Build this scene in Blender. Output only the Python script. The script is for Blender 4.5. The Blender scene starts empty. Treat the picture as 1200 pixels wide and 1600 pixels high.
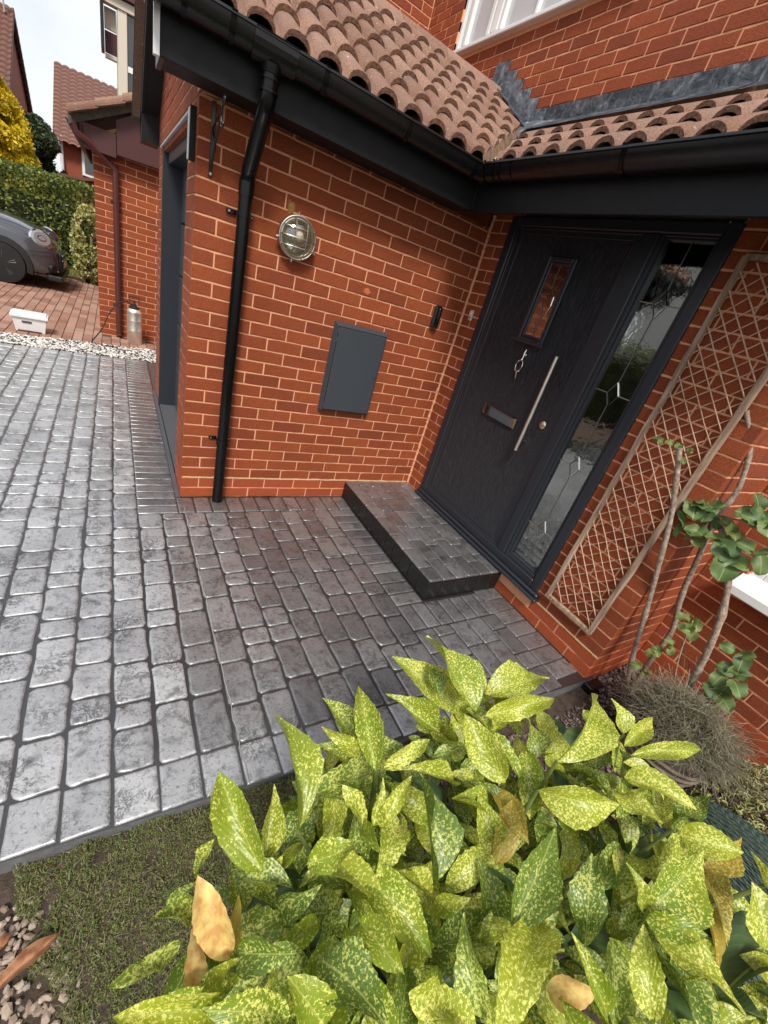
import bpy, bmesh, math, random
import numpy as np
from mathutils import Vector, Matrix, Euler, noise as mnoise
random.seed(7); rng = np.random.default_rng(7)
D = bpy.data; SC = bpy.context.scene; COL = SC.collection
R = math.radians

# ------------------------------------------------------------------ camera
CAM = Vector((-2.1965, -2.7163, 1.5634)); FPX = 647.24
ROT = Matrix(((0.84425514, 0.02239151, -0.53547351),
              (-0.46569625, 0.52515039, -0.71228089),
              (0.26525508, 0.85071481, 0.45378856)))
cd = D.cameras.new('camera'); cam = D.objects.new('camera', cd); COL.objects.link(cam)
cam.matrix_world = Matrix.Translation(CAM) @ ROT.to_4x4()
cd.sensor_fit = 'HORIZONTAL'; cd.sensor_width = 36.0; cd.lens = FPX / 1200 * 36
cd.clip_start = 0.02; cd.clip_end = 600
SC.camera = cam

def project(p):
    c = ROT.transposed() @ (Vector(p) - CAM)
    if c.z > -0.05: return None
    return (600 + FPX * c.x / -c.z, 800 - FPX * c.y / -c.z, -c.z)

def priority(p, size):
    q = project(p)
    if q is None or not (-40 < q[0] < 1240 and -40 < q[1] < 1640): return -1.0
    return size * FPX / q[2]

# ------------------------------------------------------------------ sky and sun
SUN_EL, SUN_AZ = R(52), R(208)      # azimuth measured from +Y clockwise
world = D.worlds.new('World'); SC.world = world; world.use_nodes = True
wt = world.node_tree; wn = wt.nodes; wl = wt.links
for n in list(wn): wn.remove(n)
wout = wn.new('ShaderNodeOutputWorld'); wbg = wn.new('ShaderNodeBackground')
sky = wn.new('ShaderNodeTexSky'); sky.sky_type = 'NISHITA'; sky.sun_disc = False
sky.sun_elevation = SUN_EL; sky.sun_rotation = SUN_AZ; sky.air_density = 1.0; sky.dust_density = 2.0
tc = wn.new('ShaderNodeTexCoord'); mp = wn.new('ShaderNodeMapping')
mp.inputs['Scale'].default_value = (1.0, 1.0, 2.6); mp.inputs['Rotation'].default_value = (0.2, 0.5, 0.6)
nz = wn.new('ShaderNodeTexNoise'); nz.inputs['Scale'].default_value = 1.7; nz.inputs['Detail'].default_value = 7
nz.inputs['Roughness'].default_value = 0.52; nz.inputs['Distortion'].default_value = 0.35
cr = wn.new('ShaderNodeValToRGB'); cr.color_ramp.elements[0].position = 0.33; cr.color_ramp.elements[0].color = (0.35, 0.35, 0.35, 1)
cr.color_ramp.elements[1].position = 0.60; cr.color_ramp.elements[1].color = (0.97, 0.97, 0.97, 1)
mixc = wn.new('ShaderNodeMixRGB'); mixc.inputs[2].default_value = (5.1, 5.2, 5.3, 1)
wl.new(tc.outputs['Generated'], mp.inputs['Vector']); wl.new(mp.outputs['Vector'], nz.inputs['Vector'])
wl.new(nz.outputs['Fac'], cr.inputs['Fac']); wl.new(cr.outputs['Color'], mixc.inputs[0])
wl.new(sky.outputs['Color'], mixc.inputs[1]); wl.new(mixc.outputs['Color'], wbg.inputs['Color'])
wbg.inputs['Strength'].default_value = 0.085
wl.new(wbg.outputs['Background'], wout.inputs['Surface'])
sd = D.lights.new('sun', 'SUN'); sun = D.objects.new('sun', sd); COL.objects.link(sun)
sd.energy = 1.7; sd.angle = R(14); sd.color = (1.0, 0.955, 0.88)
sdir = Vector((math.sin(SUN_AZ) * math.cos(SUN_EL), math.cos(SUN_AZ) * math.cos(SUN_EL), math.sin(SUN_EL)))
sun.rotation_euler = sdir.to_track_quat('Z', 'Y').to_euler(); sun.location = (-6, -8, 12)
vs = SC.view_settings; vs.view_transform = 'Standard'; vs.look = 'None'; vs.gamma = 1.0; vs.exposure = 1.2
vs.use_curve_mapping = False
SC.cycles.max_bounces = 8; SC.cycles.use_denoising = True

# ------------------------------------------------------------------ node helper
class NT:
    def __init__(s, name):
        s.m = D.materials.new(name); s.m.use_nodes = True; s.t = s.m.node_tree
        s.n = s.t.nodes; s.b = s.n['Principled BSDF']
    def new(s, k, **kw):
        x = s.n.new('ShaderNode' + k)
        for a, v in kw.items():
            if a in x.inputs: x.inputs[a].default_value = v
            else: setattr(x, a, v)
        return x
    def link(s, a, b): s.t.links.new(a, b)
    def pos(s, scale=(1, 1, 1), obj=False):
        mpn = s.new('Mapping'); mpn.inputs['Scale'].default_value = scale
        if obj: s.link(s.new('TexCoord').outputs['Object'], mpn.inputs['Vector'])
        else: s.link(s.new('NewGeometry').outputs['Position'], mpn.inputs['Vector'])
        return mpn.outputs['Vector']
    def noise(s, scale, detail=4, rough=.5, vec=None, dist=0.0):
        x = s.new('TexNoise'); x.inputs['Scale'].default_value = scale; x.inputs['Detail'].default_value = detail
        x.inputs['Roughness'].default_value = rough; x.inputs['Distortion'].default_value = dist
        s.link(vec if vec else s.pos(), x.inputs['Vector']); return x.outputs['Fac']
    def ramp(s, fac, stops, interp='LINEAR'):
        x = s.new('ValToRGB'); e = x.color_ramp.elements; x.color_ramp.interpolation = interp
        while len(e) > 1: e.remove(e[-1])
        e[0].position = stops[0][0]; e[0].color = (*stops[0][1], 1)
        for p, c in stops[1:]:
            k = e.new(p); k.color = (*c, 1)
        s.link(fac, x.inputs['Fac']); return x.outputs['Color']
    def mix(s, fac, a, b, mode='MIX'):
        x = s.new('MixRGB', blend_type=mode)
        for i, v in ((0, fac), (1, a), (2, b)):
            if isinstance(v, (int, float)): x.inputs[i].default_value = v
            elif isinstance(v, tuple): x.inputs[i].default_value = (*v, 1)
            else: s.link(v, x.inputs[i])
        return x.outputs[0]
    def math(s, op, a, b=0.0):
        x = s.new('Math', operation=op)
        for i, v in ((0, a), (1, b)):
            if isinstance(v, (int, float)): x.inputs[i].default_value = v
            else: s.link(v, x.inputs[i])
        return x.outputs[0]
    def rnd(s):
        return s.math('FRACT', s.math('ADD', s.new('ObjectInfo').outputs['Random'], s.new('NewGeometry').outputs['Random Per Island']))
    def bump(s, h, strength=.3, dist=.002, prev=None):
        x = s.new('Bump'); x.inputs['Strength'].default_value = strength; x.inputs['Distance'].default_value = dist
        s.link(h, x.inputs['Height'])
        if prev is not None: s.link(prev, x.inputs['Normal'])
        s.link(x.outputs['Normal'], s.b.inputs['Normal']); return x.outputs['Normal']
    def col(s, c):
        if isinstance(c, tuple): s.b.inputs['Base Color'].default_value = (*c, 1)
        else: s.link(c, s.b.inputs['Base Color'])
    def rough(s, r):
        if isinstance(r, (int, float)): s.b.inputs['Roughness'].default_value = r
        else: s.link(r, s.b.inputs['Roughness'])
    def set(s, **k):
        for a, v in k.items(): s.b.inputs[a.replace('_', ' ')].default_value = v

def g3(v): return (v, v, v)
def brick_mat(name, dark, mid, lite, bs=.35):
    t = NT(name); r = t.rnd()
    c = t.ramp(r, [(0, tuple((a + b) / 2 for a, b in zip(dark, mid))), (.15, mid), (.75, lite), (1, mid)])
    n1 = t.noise(28, 4, .6); c = t.mix(t.math('MULTIPLY', n1, .45), c, dark)
    n5 = t.noise(95, 4, .7, vec=t.pos((1, 1, 2.2))); c = t.mix(t.ramp(n5, [(.36, g3(.6)), (.5, g3(0))]), c, tuple(x * .55 for x in dark))
    n2 = t.noise(240, 4, .75); c = t.mix(t.ramp(n2, [(.38, g3(.8)), (.49, g3(0)), (1, g3(0))]), c, tuple(x * .35 for x in dark))
    n3 = t.noise(330, 2, .6, vec=t.pos((1, 1, 1.3)))
    c = t.mix(t.ramp(n3, [(.60, g3(0)), (.72, g3(.55))]), c, tuple(min(1, x * 1.5 + .03) for x in lite))
    n4 = t.noise(2.3, 3, .5); c = t.mix(t.ramp(n4, [(.45, g3(0)), (.75, g3(.35))]), c, dark)
    t.col(c); t.rough(.82)
    drag = t.noise(130, 5, .72, vec=t.pos((1, 1, 1.7)), dist=.6)
    nb = t.bump(drag, bs, .006); t.bump(t.noise(520, 2, .5), .35, .0015, nb)
    return t.m
M = {}
M['brick'] = brick_mat('red_brick', (.185, .034, .009), (.325, .062, .0145), (.44, .094, .021), .9)
M['brick_up'] = brick_mat('red_brick_upper', (.19, .034, .010), (.345, .064, .016), (.45, .096, .023), .9)
M['plinth'] = brick_mat('smooth_red_brick', (.30, .050, .014), (.37, .066, .018), (.43, .085, .022), .15)
def mortar_mat(name, c):
    t = NT(name); n = t.noise(35, 5, .6); t.col(t.mix(n, tuple(x * .72 for x in c), tuple(min(1, x * 1.15) for x in c)))
    t.rough(.95); t.bump(t.noise(300, 4, .6), .5, .002); return t.m
M['mortar'] = mortar_mat('mortar', (.74, .36, .20))
M['mortar_buff'] = mortar_mat('buff_mortar', (.70, .47, .26))
def plastic(name, c, r=.35, b=.04, sc=300, spec=.5):
    t = NT(name); n = t.noise(6, 3); t.col(t.mix(t.math('MULTIPLY', n, .35), c, tuple(x * .7 for x in c)))
    t.rough(t.mix(t.noise(14, 3), g3(r * .85), g3(min(1, r * 1.25)))); t.bump(t.noise(sc, 2), b, .001)
    t.b.inputs['Specular IOR Level'].default_value = spec; return t.m
M['black'] = plastic('black_plastic', (.006, .006, .0065), .27)
M['pipe'] = plastic('black_pipe_plastic', (.004, .004, .0045), .2, .04, 300, .3)
M['fascia'] = plastic('dark_grey_board', (.009, .0092, .0105), .5, .3, 500, .28)
M['anthracite'] = plastic('anthracite_frame', (.022, .026, .034), .38, .15, 400)
M['meter'] = plastic('grey_cabinet_plastic', (.045, .052, .062), .45, .08)
M['white'] = plastic('white_plastic', (.80, .80, .79), .3)
M['cream'] = plastic('cream_paint', (.62, .55, .45), .5)
M['brown'] = plastic('brown_plastic', (.085, .022, .018), .4)
M['brown_box'] = plastic('brown_board', (.070, .020, .018), .55)
M['rubber'] = plastic('black_rubber', (.008, .008, .008), .7)
def metal(name, c, r=.3, bs=.05):
    t = NT(name); t.col(c); t.set(Metallic=1.0); t.rough(t.mix(t.noise(40, 3), g3(r * .7), g3(min(1, r * 1.4)))); t.bump(t.noise(160, 3), bs, .001); return t.m
M['chrome'] = metal('chrome', (.80, .78, .76), .07, 0)
M['steel'] = metal('brushed_steel', (.78, .75, .67), .45)
M['brass'] = metal('brass_lock', (.72, .58, .45), .22)
M['galv'] = metal('aged_steel', (.46, .42, .36), .42, .3)
def paver_mat(name, lo, hi, rlo=.24, rhi=.45):
    t = NT(name); r = t.rnd()
    c = t.mix(r, lo, hi)
    n = t.noise(17, 6, .62, dist=.4); c = t.mix(t.ramp(n, [(.30, g3(.75)), (.47, g3(0))]), c, (.018, .017, .018))
    n2 = t.noise(75, 5, .7, dist=.7); c = t.mix(t.ramp(n2, [(.35, g3(.7)), (.46, g3(0))]), c, (.025, .023, .023))
    n3 = t.noise(4.5, 3, .5); c = t.mix(t.ramp(n3, [(.45, g3(0)), (.7, g3(.35))]), c, (.07, .058, .058))
    cl_ = t.ramp(t.noise(24, 6, .65, dist=1.4), [(.455, g3(0)), (.495, g3(1)), (.515, g3(1)), (.56, g3(0))])
    mk = t.ramp(t.noise(7.5, 3, .5), [(.5, g3(0)), (.62, g3(1))]); cr_ = t.mix(1.0, cl_, mk, 'MULTIPLY')
    c = t.mix(t.mix(1.0, cr_, g3(.75), 'MULTIPLY'), c, (.022, .020, .020))
    t.col(c); t.rough(t.ramp(t.noise(11, 5, .6), [(.3, g3(rlo)), (.7, g3(rhi))]))
    t.set(Specular_IOR_Level=.8, Coat_Weight=1.0, Coat_Roughness=.27, Coat_IOR=1.85)
    b0 = t.bump(t.mix(1.0, cr_, g3(1), 'DIFFERENCE'), .6, .003); b1 = t.bump(t.noise(26, 7, .6, dist=.9), .5, .011, b0); t.bump(t.noise(190, 4, .6), .22, .0018, b1)
    return t.m
M['paver'] = paver_mat('sealed_stamped_concrete', (.27, .274, .285), (.41, .414, .425))  # paler copy for the drive: sky reflection put into the base colour
M['paver_mid'] = paver_mat('sealed_stamped_concrete_mid', (.16, .16, .166), (.265, .263, .268))  # in-between copy, easing the painted sky brightness into the darker path
M['paver_dark'] = paver_mat('sealed_stamped_concrete_dark', (.095, .094, .098), (.175, .172, .175), .22, .42)  # same concrete painted darker where the path mirrors less sky
M['joint'] = plastic('joint_concrete', (.026, .025, .025), .36, .5, 120, .9); M['joint'].node_tree.nodes['Principled BSDF'].inputs['Coat Weight'].default_value = .5
M['step_side'] = plastic('black_sealed_step_side', (.010, .010, .010), .30, .6, 90)
t = NT('granite_strip'); v = t.new('TexVoronoi'); v.inputs['Scale'].default_value = 330; t.link(t.pos(), v.inputs['Vector'])
t.col(t.ramp(v.outputs['Distance'], [(.1, (.30, .31, .34)), (.35, (.09, .09, .10)), (.8, (.04, .04, .045))])); t.rough(.45); M['granite'] = t.m
# front door skin with pressed wood grain
t = NT('grained_door_skin'); t.col((.021, .025, .033)); t.rough(.38)
w = t.new('TexNoise'); w.inputs['Scale'].default_value = 9; w.inputs['Detail'].default_value = 5; w.inputs['Distortion'].default_value = .8
t.link(t.pos((1, 14, 1.1)), w.inputs['Vector'])
gb = t.bump(t.ramp(w.outputs['Fac'], [(.42, g3(0)), (.5, g3(1)), (.56, g3(.3)), (.62, g3(1)), (.7, g3(.2)), (.76, g3(1))]), 1.0, .004); M['door'] = t.m
t = NT('concrete_roof_tile'); r = t.rnd()
c = t.mix(r, (.225, .115, .072), (.36, .21, .148))
c = t.mix(t.ramp(t.noise(150, 4, .8), [(.40, g3(.95)), (.49, g3(0))]), c, (.055, .030, .022))
c = t.mix(t.ramp(t.noise(9, 5, .6), [(.42, g3(0)), (.68, g3(.6))]), c, (.20, .13, .11))
c = t.mix(t.ramp(t.noise(36, 3, .6), [(.66, g3(0)), (.72, g3(.7))]), c, (.55, .47, .38))
t.col(c); t.rough(.92); b1 = t.bump(t.noise(200, 4, .75), .7, .003); t.bump(t.noise(40, 3, .6), .4, .004, b1); M['tile'] = t.m
t = NT('mossy_shaded_tile_end'); t.col(t.ramp(t.noise(90, 4, .7), [(.35, (.035, .018, .010)), (.55, (.12, .050, .028)), (.72, (.20, .10, .05))])); t.rough(.95)  # moss brown with the shade on the tile ends put into it
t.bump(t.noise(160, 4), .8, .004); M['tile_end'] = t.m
t = NT('bedding_mortar'); t.col(t.ramp(t.noise(25, 5, .6), [(.3, (.24, .15, .09)), (.6, (.50, .36, .25)), (.8, (.62, .50, .38))])); t.rough(.95)
t.bump(t.noise(60, 6, .7), .9, .01); M['bed'] = t.m
t = NT('lead_sheet'); t.col(t.ramp(t.noise(11, 6, .65, dist=1.2), [(.3, (.05, .06, .075)), (.48, (.12, .14, .165)), (.6, (.24, .27, .30)), (.68, (.50, .52, .53))]))
t.rough(.5); t.set(Metallic=.25); b1 = t.bump(t.noise(14, 4, .6, dist=1), .7, .02); M['lead'] = t.m
def simple(name, stops, sc, rough=.9, bsc=100, bs=.4, bd=.003, island=False):
    t = NT(name); f = t.rnd() if island else t.noise(sc, 5, .6); t.col(t.ramp(f, stops)); t.rough(rough)
    t.bump(t.noise(bsc, 4, .6), bs, bd); return t.m
M['soil'] = simple('soil', [(.3, (.030, .019, .012)), (.7, (.085, .058, .040))], 30, .95, 70, .9, .01)
M['tarmac'] = simple('tarmac', [(.3, (.05, .05, .052)), (.7, (.075, .075, .076))], 5, .9, 200)
M['ground'] = simple('ground_earth', [(.3, (.06, .065, .035)), (.7, (.11, .10, .07))], 4, .95)
M['wood'] = None
t = NT('weathered_trellis_wood'); c = t.ramp(t.noise(16, 5, .6, vec=t.pos((3, 3, .25)), dist=.5), [(.3, (.14, .085, .055)), (.5, (.34, .23, .16)), (.7, (.50, .38, .28))])
t.col(c); t.rough(.9); t.bump(t.noise(60, 4, .6, vec=t.pos((3, 3, .15))), .7, .004); M['wood'] = t.m
M['willow'] = simple('peeled_willow', [(.3, (.42, .25, .16)), (.7, (.64, .42, .29))], 30, .7)
M['bark'] = simple('climber_bark', [(.3, (.13, .09, .062)), (.5, (.29, .21, .155)), (.7, (.46, .37, .29))], 55, .95, 130, .9, .004)
M['grey_timber'] = simple('weathered_verge', [(.3, (.055, .050, .040)), (.6, (.12, .10, .075)), (.75, (.20, .17, .12))], 22, .95, 60, .8, .006)
M['blocks'] = simple('red_block_paving', [(0, (.22, .11, .075)), (.4, (.31, .165, .115)), (.8, (.38, .225, .165)), (1, (.30, .20, .15))], 1, .85, 150, .4, .003, True)
M['block_joint'] = simple('sand_joint', [(.3, (.05, .030, .022)), (.7, (.11, .07, .05))], 40)
M['chips'] = simple('black_white_chippings', [(0, (.045, .042, .04)), (.30, (.09, .085, .08)), (.36, (.42, .39, .36)), (.65, (.66, .62, .57)), (1, (.80, .77, .72))], 1, .7, 200, .3, .002, True)
M['pebble'] = simple('tan_pebbles', [(0, (.20, .145, .105)), (.4, (.32, .245, .19)), (.7, (.44, .35, .27)), (1, (.26, .22, .19))], 1, .7, 200, .3, .002, True)
M['slate'] = simple('plum_slate_chips', [(0, (.07, .045, .04)), (.5, (.14, .095, .085)), (1, (.24, .18, .16))], 1, .8, 200, .3, .002, True)
M['urn'] = simple('weathered_stone_urn', [(.3, (.10, .075, .055)), (.5, (.19, .145, .11)), (.7, (.30, .24, .18))], 18, .9, 130, .8, .005)
M['kerb'] = simple('grey_kerb_concrete', [(.3, (.10, .10, .105)), (.7, (.17, .17, .175))], 22, .7, 120, .5, .003)
def leafy(name, stops, rough=.45, trans=.25, veins=False, speck=None, spec=.5, obj_rand=True, dirt=None):
    t = NT(name); c = t.ramp(t.rnd(), stops)
    if dirt: c = t.mix(t.ramp(t.noise(dirt[0], 4, .6), [(.4, g3(0)), (.62, g3(dirt[2]))]), c, dirt[1])
    if veins:
        sp = t.new('SeparateXYZ'); t.link(t.new('TexCoord').outputs['Object'], sp.inputs[0])
        ay = t.math('ABSOLUTE', sp.outputs['Y'])
        rib = t.ramp(ay, [(0, g3(.55)), (.012, g3(.4)), (.028, g3(0))])
        ph = t.math('SUBTRACT', t.math('MULTIPLY', sp.outputs['X'], 44), t.math('MULTIPLY', ay, 62))
        sv = t.math('SINE', ph); c = t.mix(t.ramp(sv, [(.9, g3(0)), (1, g3(.10))]), c, (.42, .46, .10))
        c = t.mix(rib, c, (.55, .58, .16))
    if speck:
        amt = t.ramp(t.new('ObjectInfo').outputs['Random'], [(0, g3(.06)), (.5, g3(.035)), (1, g3(-.005))])
        n = t.math('ADD', t.noise(250, 4, .7, dist=.4), t.math('SUBTRACT', amt, .03))
        n = t.math('ADD', n, t.math('MULTIPLY', t.math('SUBTRACT', t.noise(22, 2), .5), .22))
        c = t.mix(t.ramp(n, [(.53, g3(0)), (.565, g3(1))]), c, speck)
        if veins:
            edge = t.math('GREATER_THAN', ay, 1.0)
    t.col(c); t.rough(rough); t.b.inputs['Specular IOR Level'].default_value = spec
    if veins: t.bump(t.math('ADD', t.math('MULTIPLY', sv, .6), t.math('MULTIPLY', t.noise(120, 3), 1.4)), .2, .0014)
    if trans:
        tr = t.new('BsdfTranslucent'); t.link(c, tr.inputs['Color']) if not isinstance(c, tuple) else None
        ms = t.new('MixShader'); ms.inputs[0].default_value = trans
        t.link(t.b.outputs[0], ms.inputs[1]); t.link(tr.outputs[0], ms.inputs[2])
        t.link(ms.outputs[0], t.n['Material Output'].inputs['Surface'])
    return t.m
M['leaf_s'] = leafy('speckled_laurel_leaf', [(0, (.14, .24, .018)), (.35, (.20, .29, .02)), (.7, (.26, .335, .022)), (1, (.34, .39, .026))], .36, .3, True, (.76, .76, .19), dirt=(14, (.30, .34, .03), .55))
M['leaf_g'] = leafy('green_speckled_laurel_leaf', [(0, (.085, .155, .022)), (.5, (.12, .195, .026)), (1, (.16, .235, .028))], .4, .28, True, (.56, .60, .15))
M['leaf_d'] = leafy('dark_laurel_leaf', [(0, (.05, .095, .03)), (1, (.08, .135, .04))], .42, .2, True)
M['leaf_y'] = leafy('yellowing_laurel_leaf', [(0, (.36, .26, .035)), (.5, (.46, .35, .05)), (1, (.33, .27, .06))], .5, .3, True, (.70, .62, .16))
M['leaf_o'] = leafy('orange_dying_leaf', [(0, (.78, .44, .17)), (1, (.84, .64, .22))], .55, .3, False, None, dirt=(60, (.50, .18, .05), .65))
M['stem'] = simple('green_stem', [(.3, (.06, .09, .02)), (.7, (.14, .17, .04))], 30, .6)
M['hedge'] = leafy('privet_leaf', [(0, (.045, .07, .012)), (.45, (.12, .16, .03)), (.85, (.24, .28, .06)), (1, (.34, .36, .09))], .5, .3)
M['gold'] = leafy('golden_conifer_spray', [(0, (.30, .27, .012)), (.3, (.60, .46, .014)), (1, (.85, .62, .02))], .6, .3)
M['darkleaf'] = leafy('dark_tree_leaf', [(0, (.02, .035, .012)), (1, (.06, .09, .025))], .5, .2)
M['varieg'] = leafy('variegated_leaf', [(0, (.16, .17, .045)), (.35, (.42, .40, .13)), (.8, (.62, .58, .26)), (1, (.26, .27, .08))], .45, .25)
M['euon_c'] = leafy('green_leaf_centre', [(0, (.045, .075, .025)), (1, (.09, .12, .045))], .4, .2)
M['euon_e'] = leafy('cream_leaf_margin', [(0, (.52, .48, .19)), (1, (.68, .62, .30))], .4, .3)
M['climber'] = leafy('climber_leaf', [(0, (.075, .135, .045)), (.5, (.115, .19, .06)), (1, (.18, .25, .075))], .5, .3, True)
M['climber_young'] = leafy('young_climber_leaf', [(0, (.13, .19, .05)), (1, (.22, .27, .08))], .5, .35, True)
M['wiry'] = leafy('wiry_grey_shoots', [(0, (.09, .07, .042)), (.4, (.17, .155, .095)), (.8, (.27, .26, .18)), (1, (.16, .095, .06))], .8, .15)
M['moss'] = leafy('mossy_sprigs', [(0, (.05, .07, .018)), (.45, (.115, .15, .038)), (.8, (.21, .25, .07)), (.9, (.26, .19, .10)), (1, (.20, .11, .07))], .8, .2)
M['grass'] = leafy('pale_grass', [(0, (.16, .17, .04)), (.6, (.32, .30, .09)), (1, (.44, .38, .15))], .7, .3)
M['fallen'] = leafy('fallen_leaf', [(0, (.40, .20, .10)), (1, (.48, .26, .14))], .6, .1, False, None, dirt=(35, (.20, .07, .035), .8))
t = NT('green_woven_mesh'); 
wv = t.new('TexWave'); wv.inputs['Scale'].default_value = 34; wv.inputs['Distortion'].default_value = 1.0; wv.inputs['Detail Scale'].default_value = 3; t.link(t.pos(), wv.inputs['Vector'])
t.col(t.ramp(wv.outputs['Fac'], [(0, (.012, .022, .016)), (1, (.05, .085, .058))])); t.rough(.7); M['mesh'] = t.m
def glass(name, base, refl=.5, rough=.02, obscure=0.0):
    t = NT(name); t.col(base); t.rough(rough); t.set(Specular_IOR_Level=refl, Coat_Weight=.6, Coat_Roughness=rough)
    if obscure: t.bump(t.noise(60, 3, .5, dist=.3), obscure, .003)
    return t.m
t = NT('door_glass'); 
gl = t.new('BsdfGlossy'); gl.inputs['Roughness'].default_value = .035; gl.inputs['Color'].default_value = (.9, .92, .9, 1)
tp = t.new('BsdfTransparent'); tp.inputs['Color'].default_value = (.62, .62, .56, 1)
fr = t.new('Fresnel'); fr.inputs['IOR'].default_value = 1.6
bn = t.new('Bump'); bn.inputs['Strength'].default_value = .10; bn.inputs['Distance'].default_value = .004
t.link(t.noise(38, 2, .5), bn.inputs['Height']); t.link(bn.outputs[0], gl.inputs['Normal'])
ms = t.new('MixShader'); t.link(t.math('ADD', t.math('MULTIPLY', fr.outputs[0], 1.2), .30), ms.inputs[0])
t.link(tp.outputs[0], ms.inputs[1]); t.link(gl.outputs[0], ms.inputs[2]); t.link(ms.outputs[0], t.n['Material Output'].inputs['Surface']); M['glass'] = t.m
M['window_glass'] = glass('window_glass_over_blind', (.50, .52, .54), .6, .05)
M['dark_glass'] = glass('dark_window_glass', (.03, .035, .035), .7, .04)
M['lamp_glass'] = None
t = NT('lamp_glass'); gl = t.new('BsdfGlossy'); gl.inputs['Roughness'].default_value = .08; tp = t.new('BsdfTransparent'); tp.inputs['Color'].default_value = (.93, .90, .80, 1)
bn = t.new('Bump'); bn.inputs['Strength'].default_value = .5; bn.inputs['Distance'].default_value = .006; t.link(t.noise(45, 2), bn.inputs['Height']); t.link(bn.outputs[0], gl.inputs['Normal'])
ms = t.new('MixShader'); ms.inputs[0].default_value = .22; t.link(tp.outputs[0], ms.inputs[1]); t.link(gl.outputs[0], ms.inputs[2]); t.link(ms.outputs[0], t.n['Material Output'].inputs['Surface']); M['lamp_glass'] = t.m
M['bulb'] = plastic('lamp_insides', (.70, .58, .42), .4)
t = NT('car_paint'); t.col((.075, .08, .09)); t.rough(.2); t.set(Coat_Weight=1.0, Coat_Roughness=.04, Metallic=.3); M['car'] = t.m
M['car_black'] = plastic('car_black_trim', (.012, .012, .012), .4)
M['headlight'] = glass('headlight_glass', (.20, .21, .22), .9, .03)
M['interior'] = simple('hall_wall_paint', [(.3, (.30, .26, .19)), (.7, (.34, .29, .21))], 3, .9)
M['far_roof'] = simple('far_roof_tile', [(0, (.07, .028, .019)), (.5, (.13, .056, .040)), (1, (.21, .11, .085))], 1, .9, 60, .3, .003, True)
M['far_brick'] = brick_mat('far_red_brick', (.20, .045, .022), (.36, .085, .038), (.44, .12, .055), .1)
M['mat_white_render'] = simple('white_render', [(.3, (.66, .65, .62)), (.7, (.74, .73, .70))], 3, .9)

# ------------------------------------------------------------------ object helpers
class Thing: pass
def tag(o, label=None, cat=None, group=None, kind=None):
    if label: o['label'] = label
    if cat: o['category'] = cat
    if group: o['group'] = group
    if kind: o['kind'] = kind
    return o
def thing(name, loc, label, cat, group=None):
    o = D.objects.new(name, None); o.empty_display_size = .1; COL.objects.link(o); o.location = loc
    o['root'] = 1; del o['root']
    return tag(o, label, cat, group)
def attach(o, parent):
    o.parent = parent
    if parent.type == 'EMPTY': o.matrix_parent_inverse = Matrix.Translation(-Vector(parent.location))
def link(name, mesh, parent=None, loc=None, rotz=None, kind=None, label=None):
    o = D.objects.new(name, mesh); COL.objects.link(o)
    if loc is not None: o.location = loc
    if rotz is not None: o.rotation_euler = (0, 0, rotz)
    if parent is not None: attach(o, parent)
    if kind: o['kind'] = kind
    if label: o['label'] = label
    return o
def to_mesh(bm, name, mats, smooth=False, recalc=True, angle=42):
    me = D.meshes.new(name)
    if recalc: bmesh.ops.recalc_face_normals(bm, faces=bm.faces)
    bm.to_mesh(me); bm.free()
    for m in (mats if isinstance(mats, (list, tuple)) else [mats]): me.materials.append(m)
    if smooth:
        me.shade_smooth()
        if angle: me.set_sharp_from_angle(angle=R(angle))
    return me
def obj(name, bm, mats, parent=None, smooth=False, kind=None, label=None):
    return link(name, to_mesh(bm, name, mats, smooth), parent, kind=kind, label=label)
def BM(): return bmesh.new()
def box(bm, x0, x1, y0, y1, z0, z1, bev=0.0, mi=0):
    vs_ = [bm.verts.new(p) for p in ((x0, y0, z0), (x1, y0, z0), (x1, y1, z0), (x0, y1, z0), (x0, y0, z1), (x1, y0, z1), (x1, y1, z1), (x0, y1, z1))]
    fs = [bm.faces.new([vs_[i] for i in f]) for f in ((0, 3, 2, 1), (4, 5, 6, 7), (0, 1, 5, 4), (1, 2, 6, 5), (2, 3, 7, 6), (3, 0, 4, 7))]
    for f in fs: f.material_index = mi
    if bev:
        es = list({e for f in fs for e in f.edges})
        bmesh.ops.bevel(bm, geom=es, offset=bev, segments=1, affect='EDGES', profile=.5)
    return bm
def B(*a, **k): return box(BM(), *a, **k)
def prism(bm, pts, thick, mi=0):
    """pts: planar loop of 3D points, extruded by vector thick"""
    t_ = Vector(thick); a = [bm.verts.new(p) for p in pts]; b = [bm.verts.new(Vector(p) + t_) for p in pts]
    n = len(pts); fs = [bm.faces.new(a[::-1]), bm.faces.new(b)]
    for i in range(n): fs.append(bm.faces.new((a[i], a[(i + 1) % n], b[(i + 1) % n], b[i])))
    for f in fs: f.material_index = mi
    return bm
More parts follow.
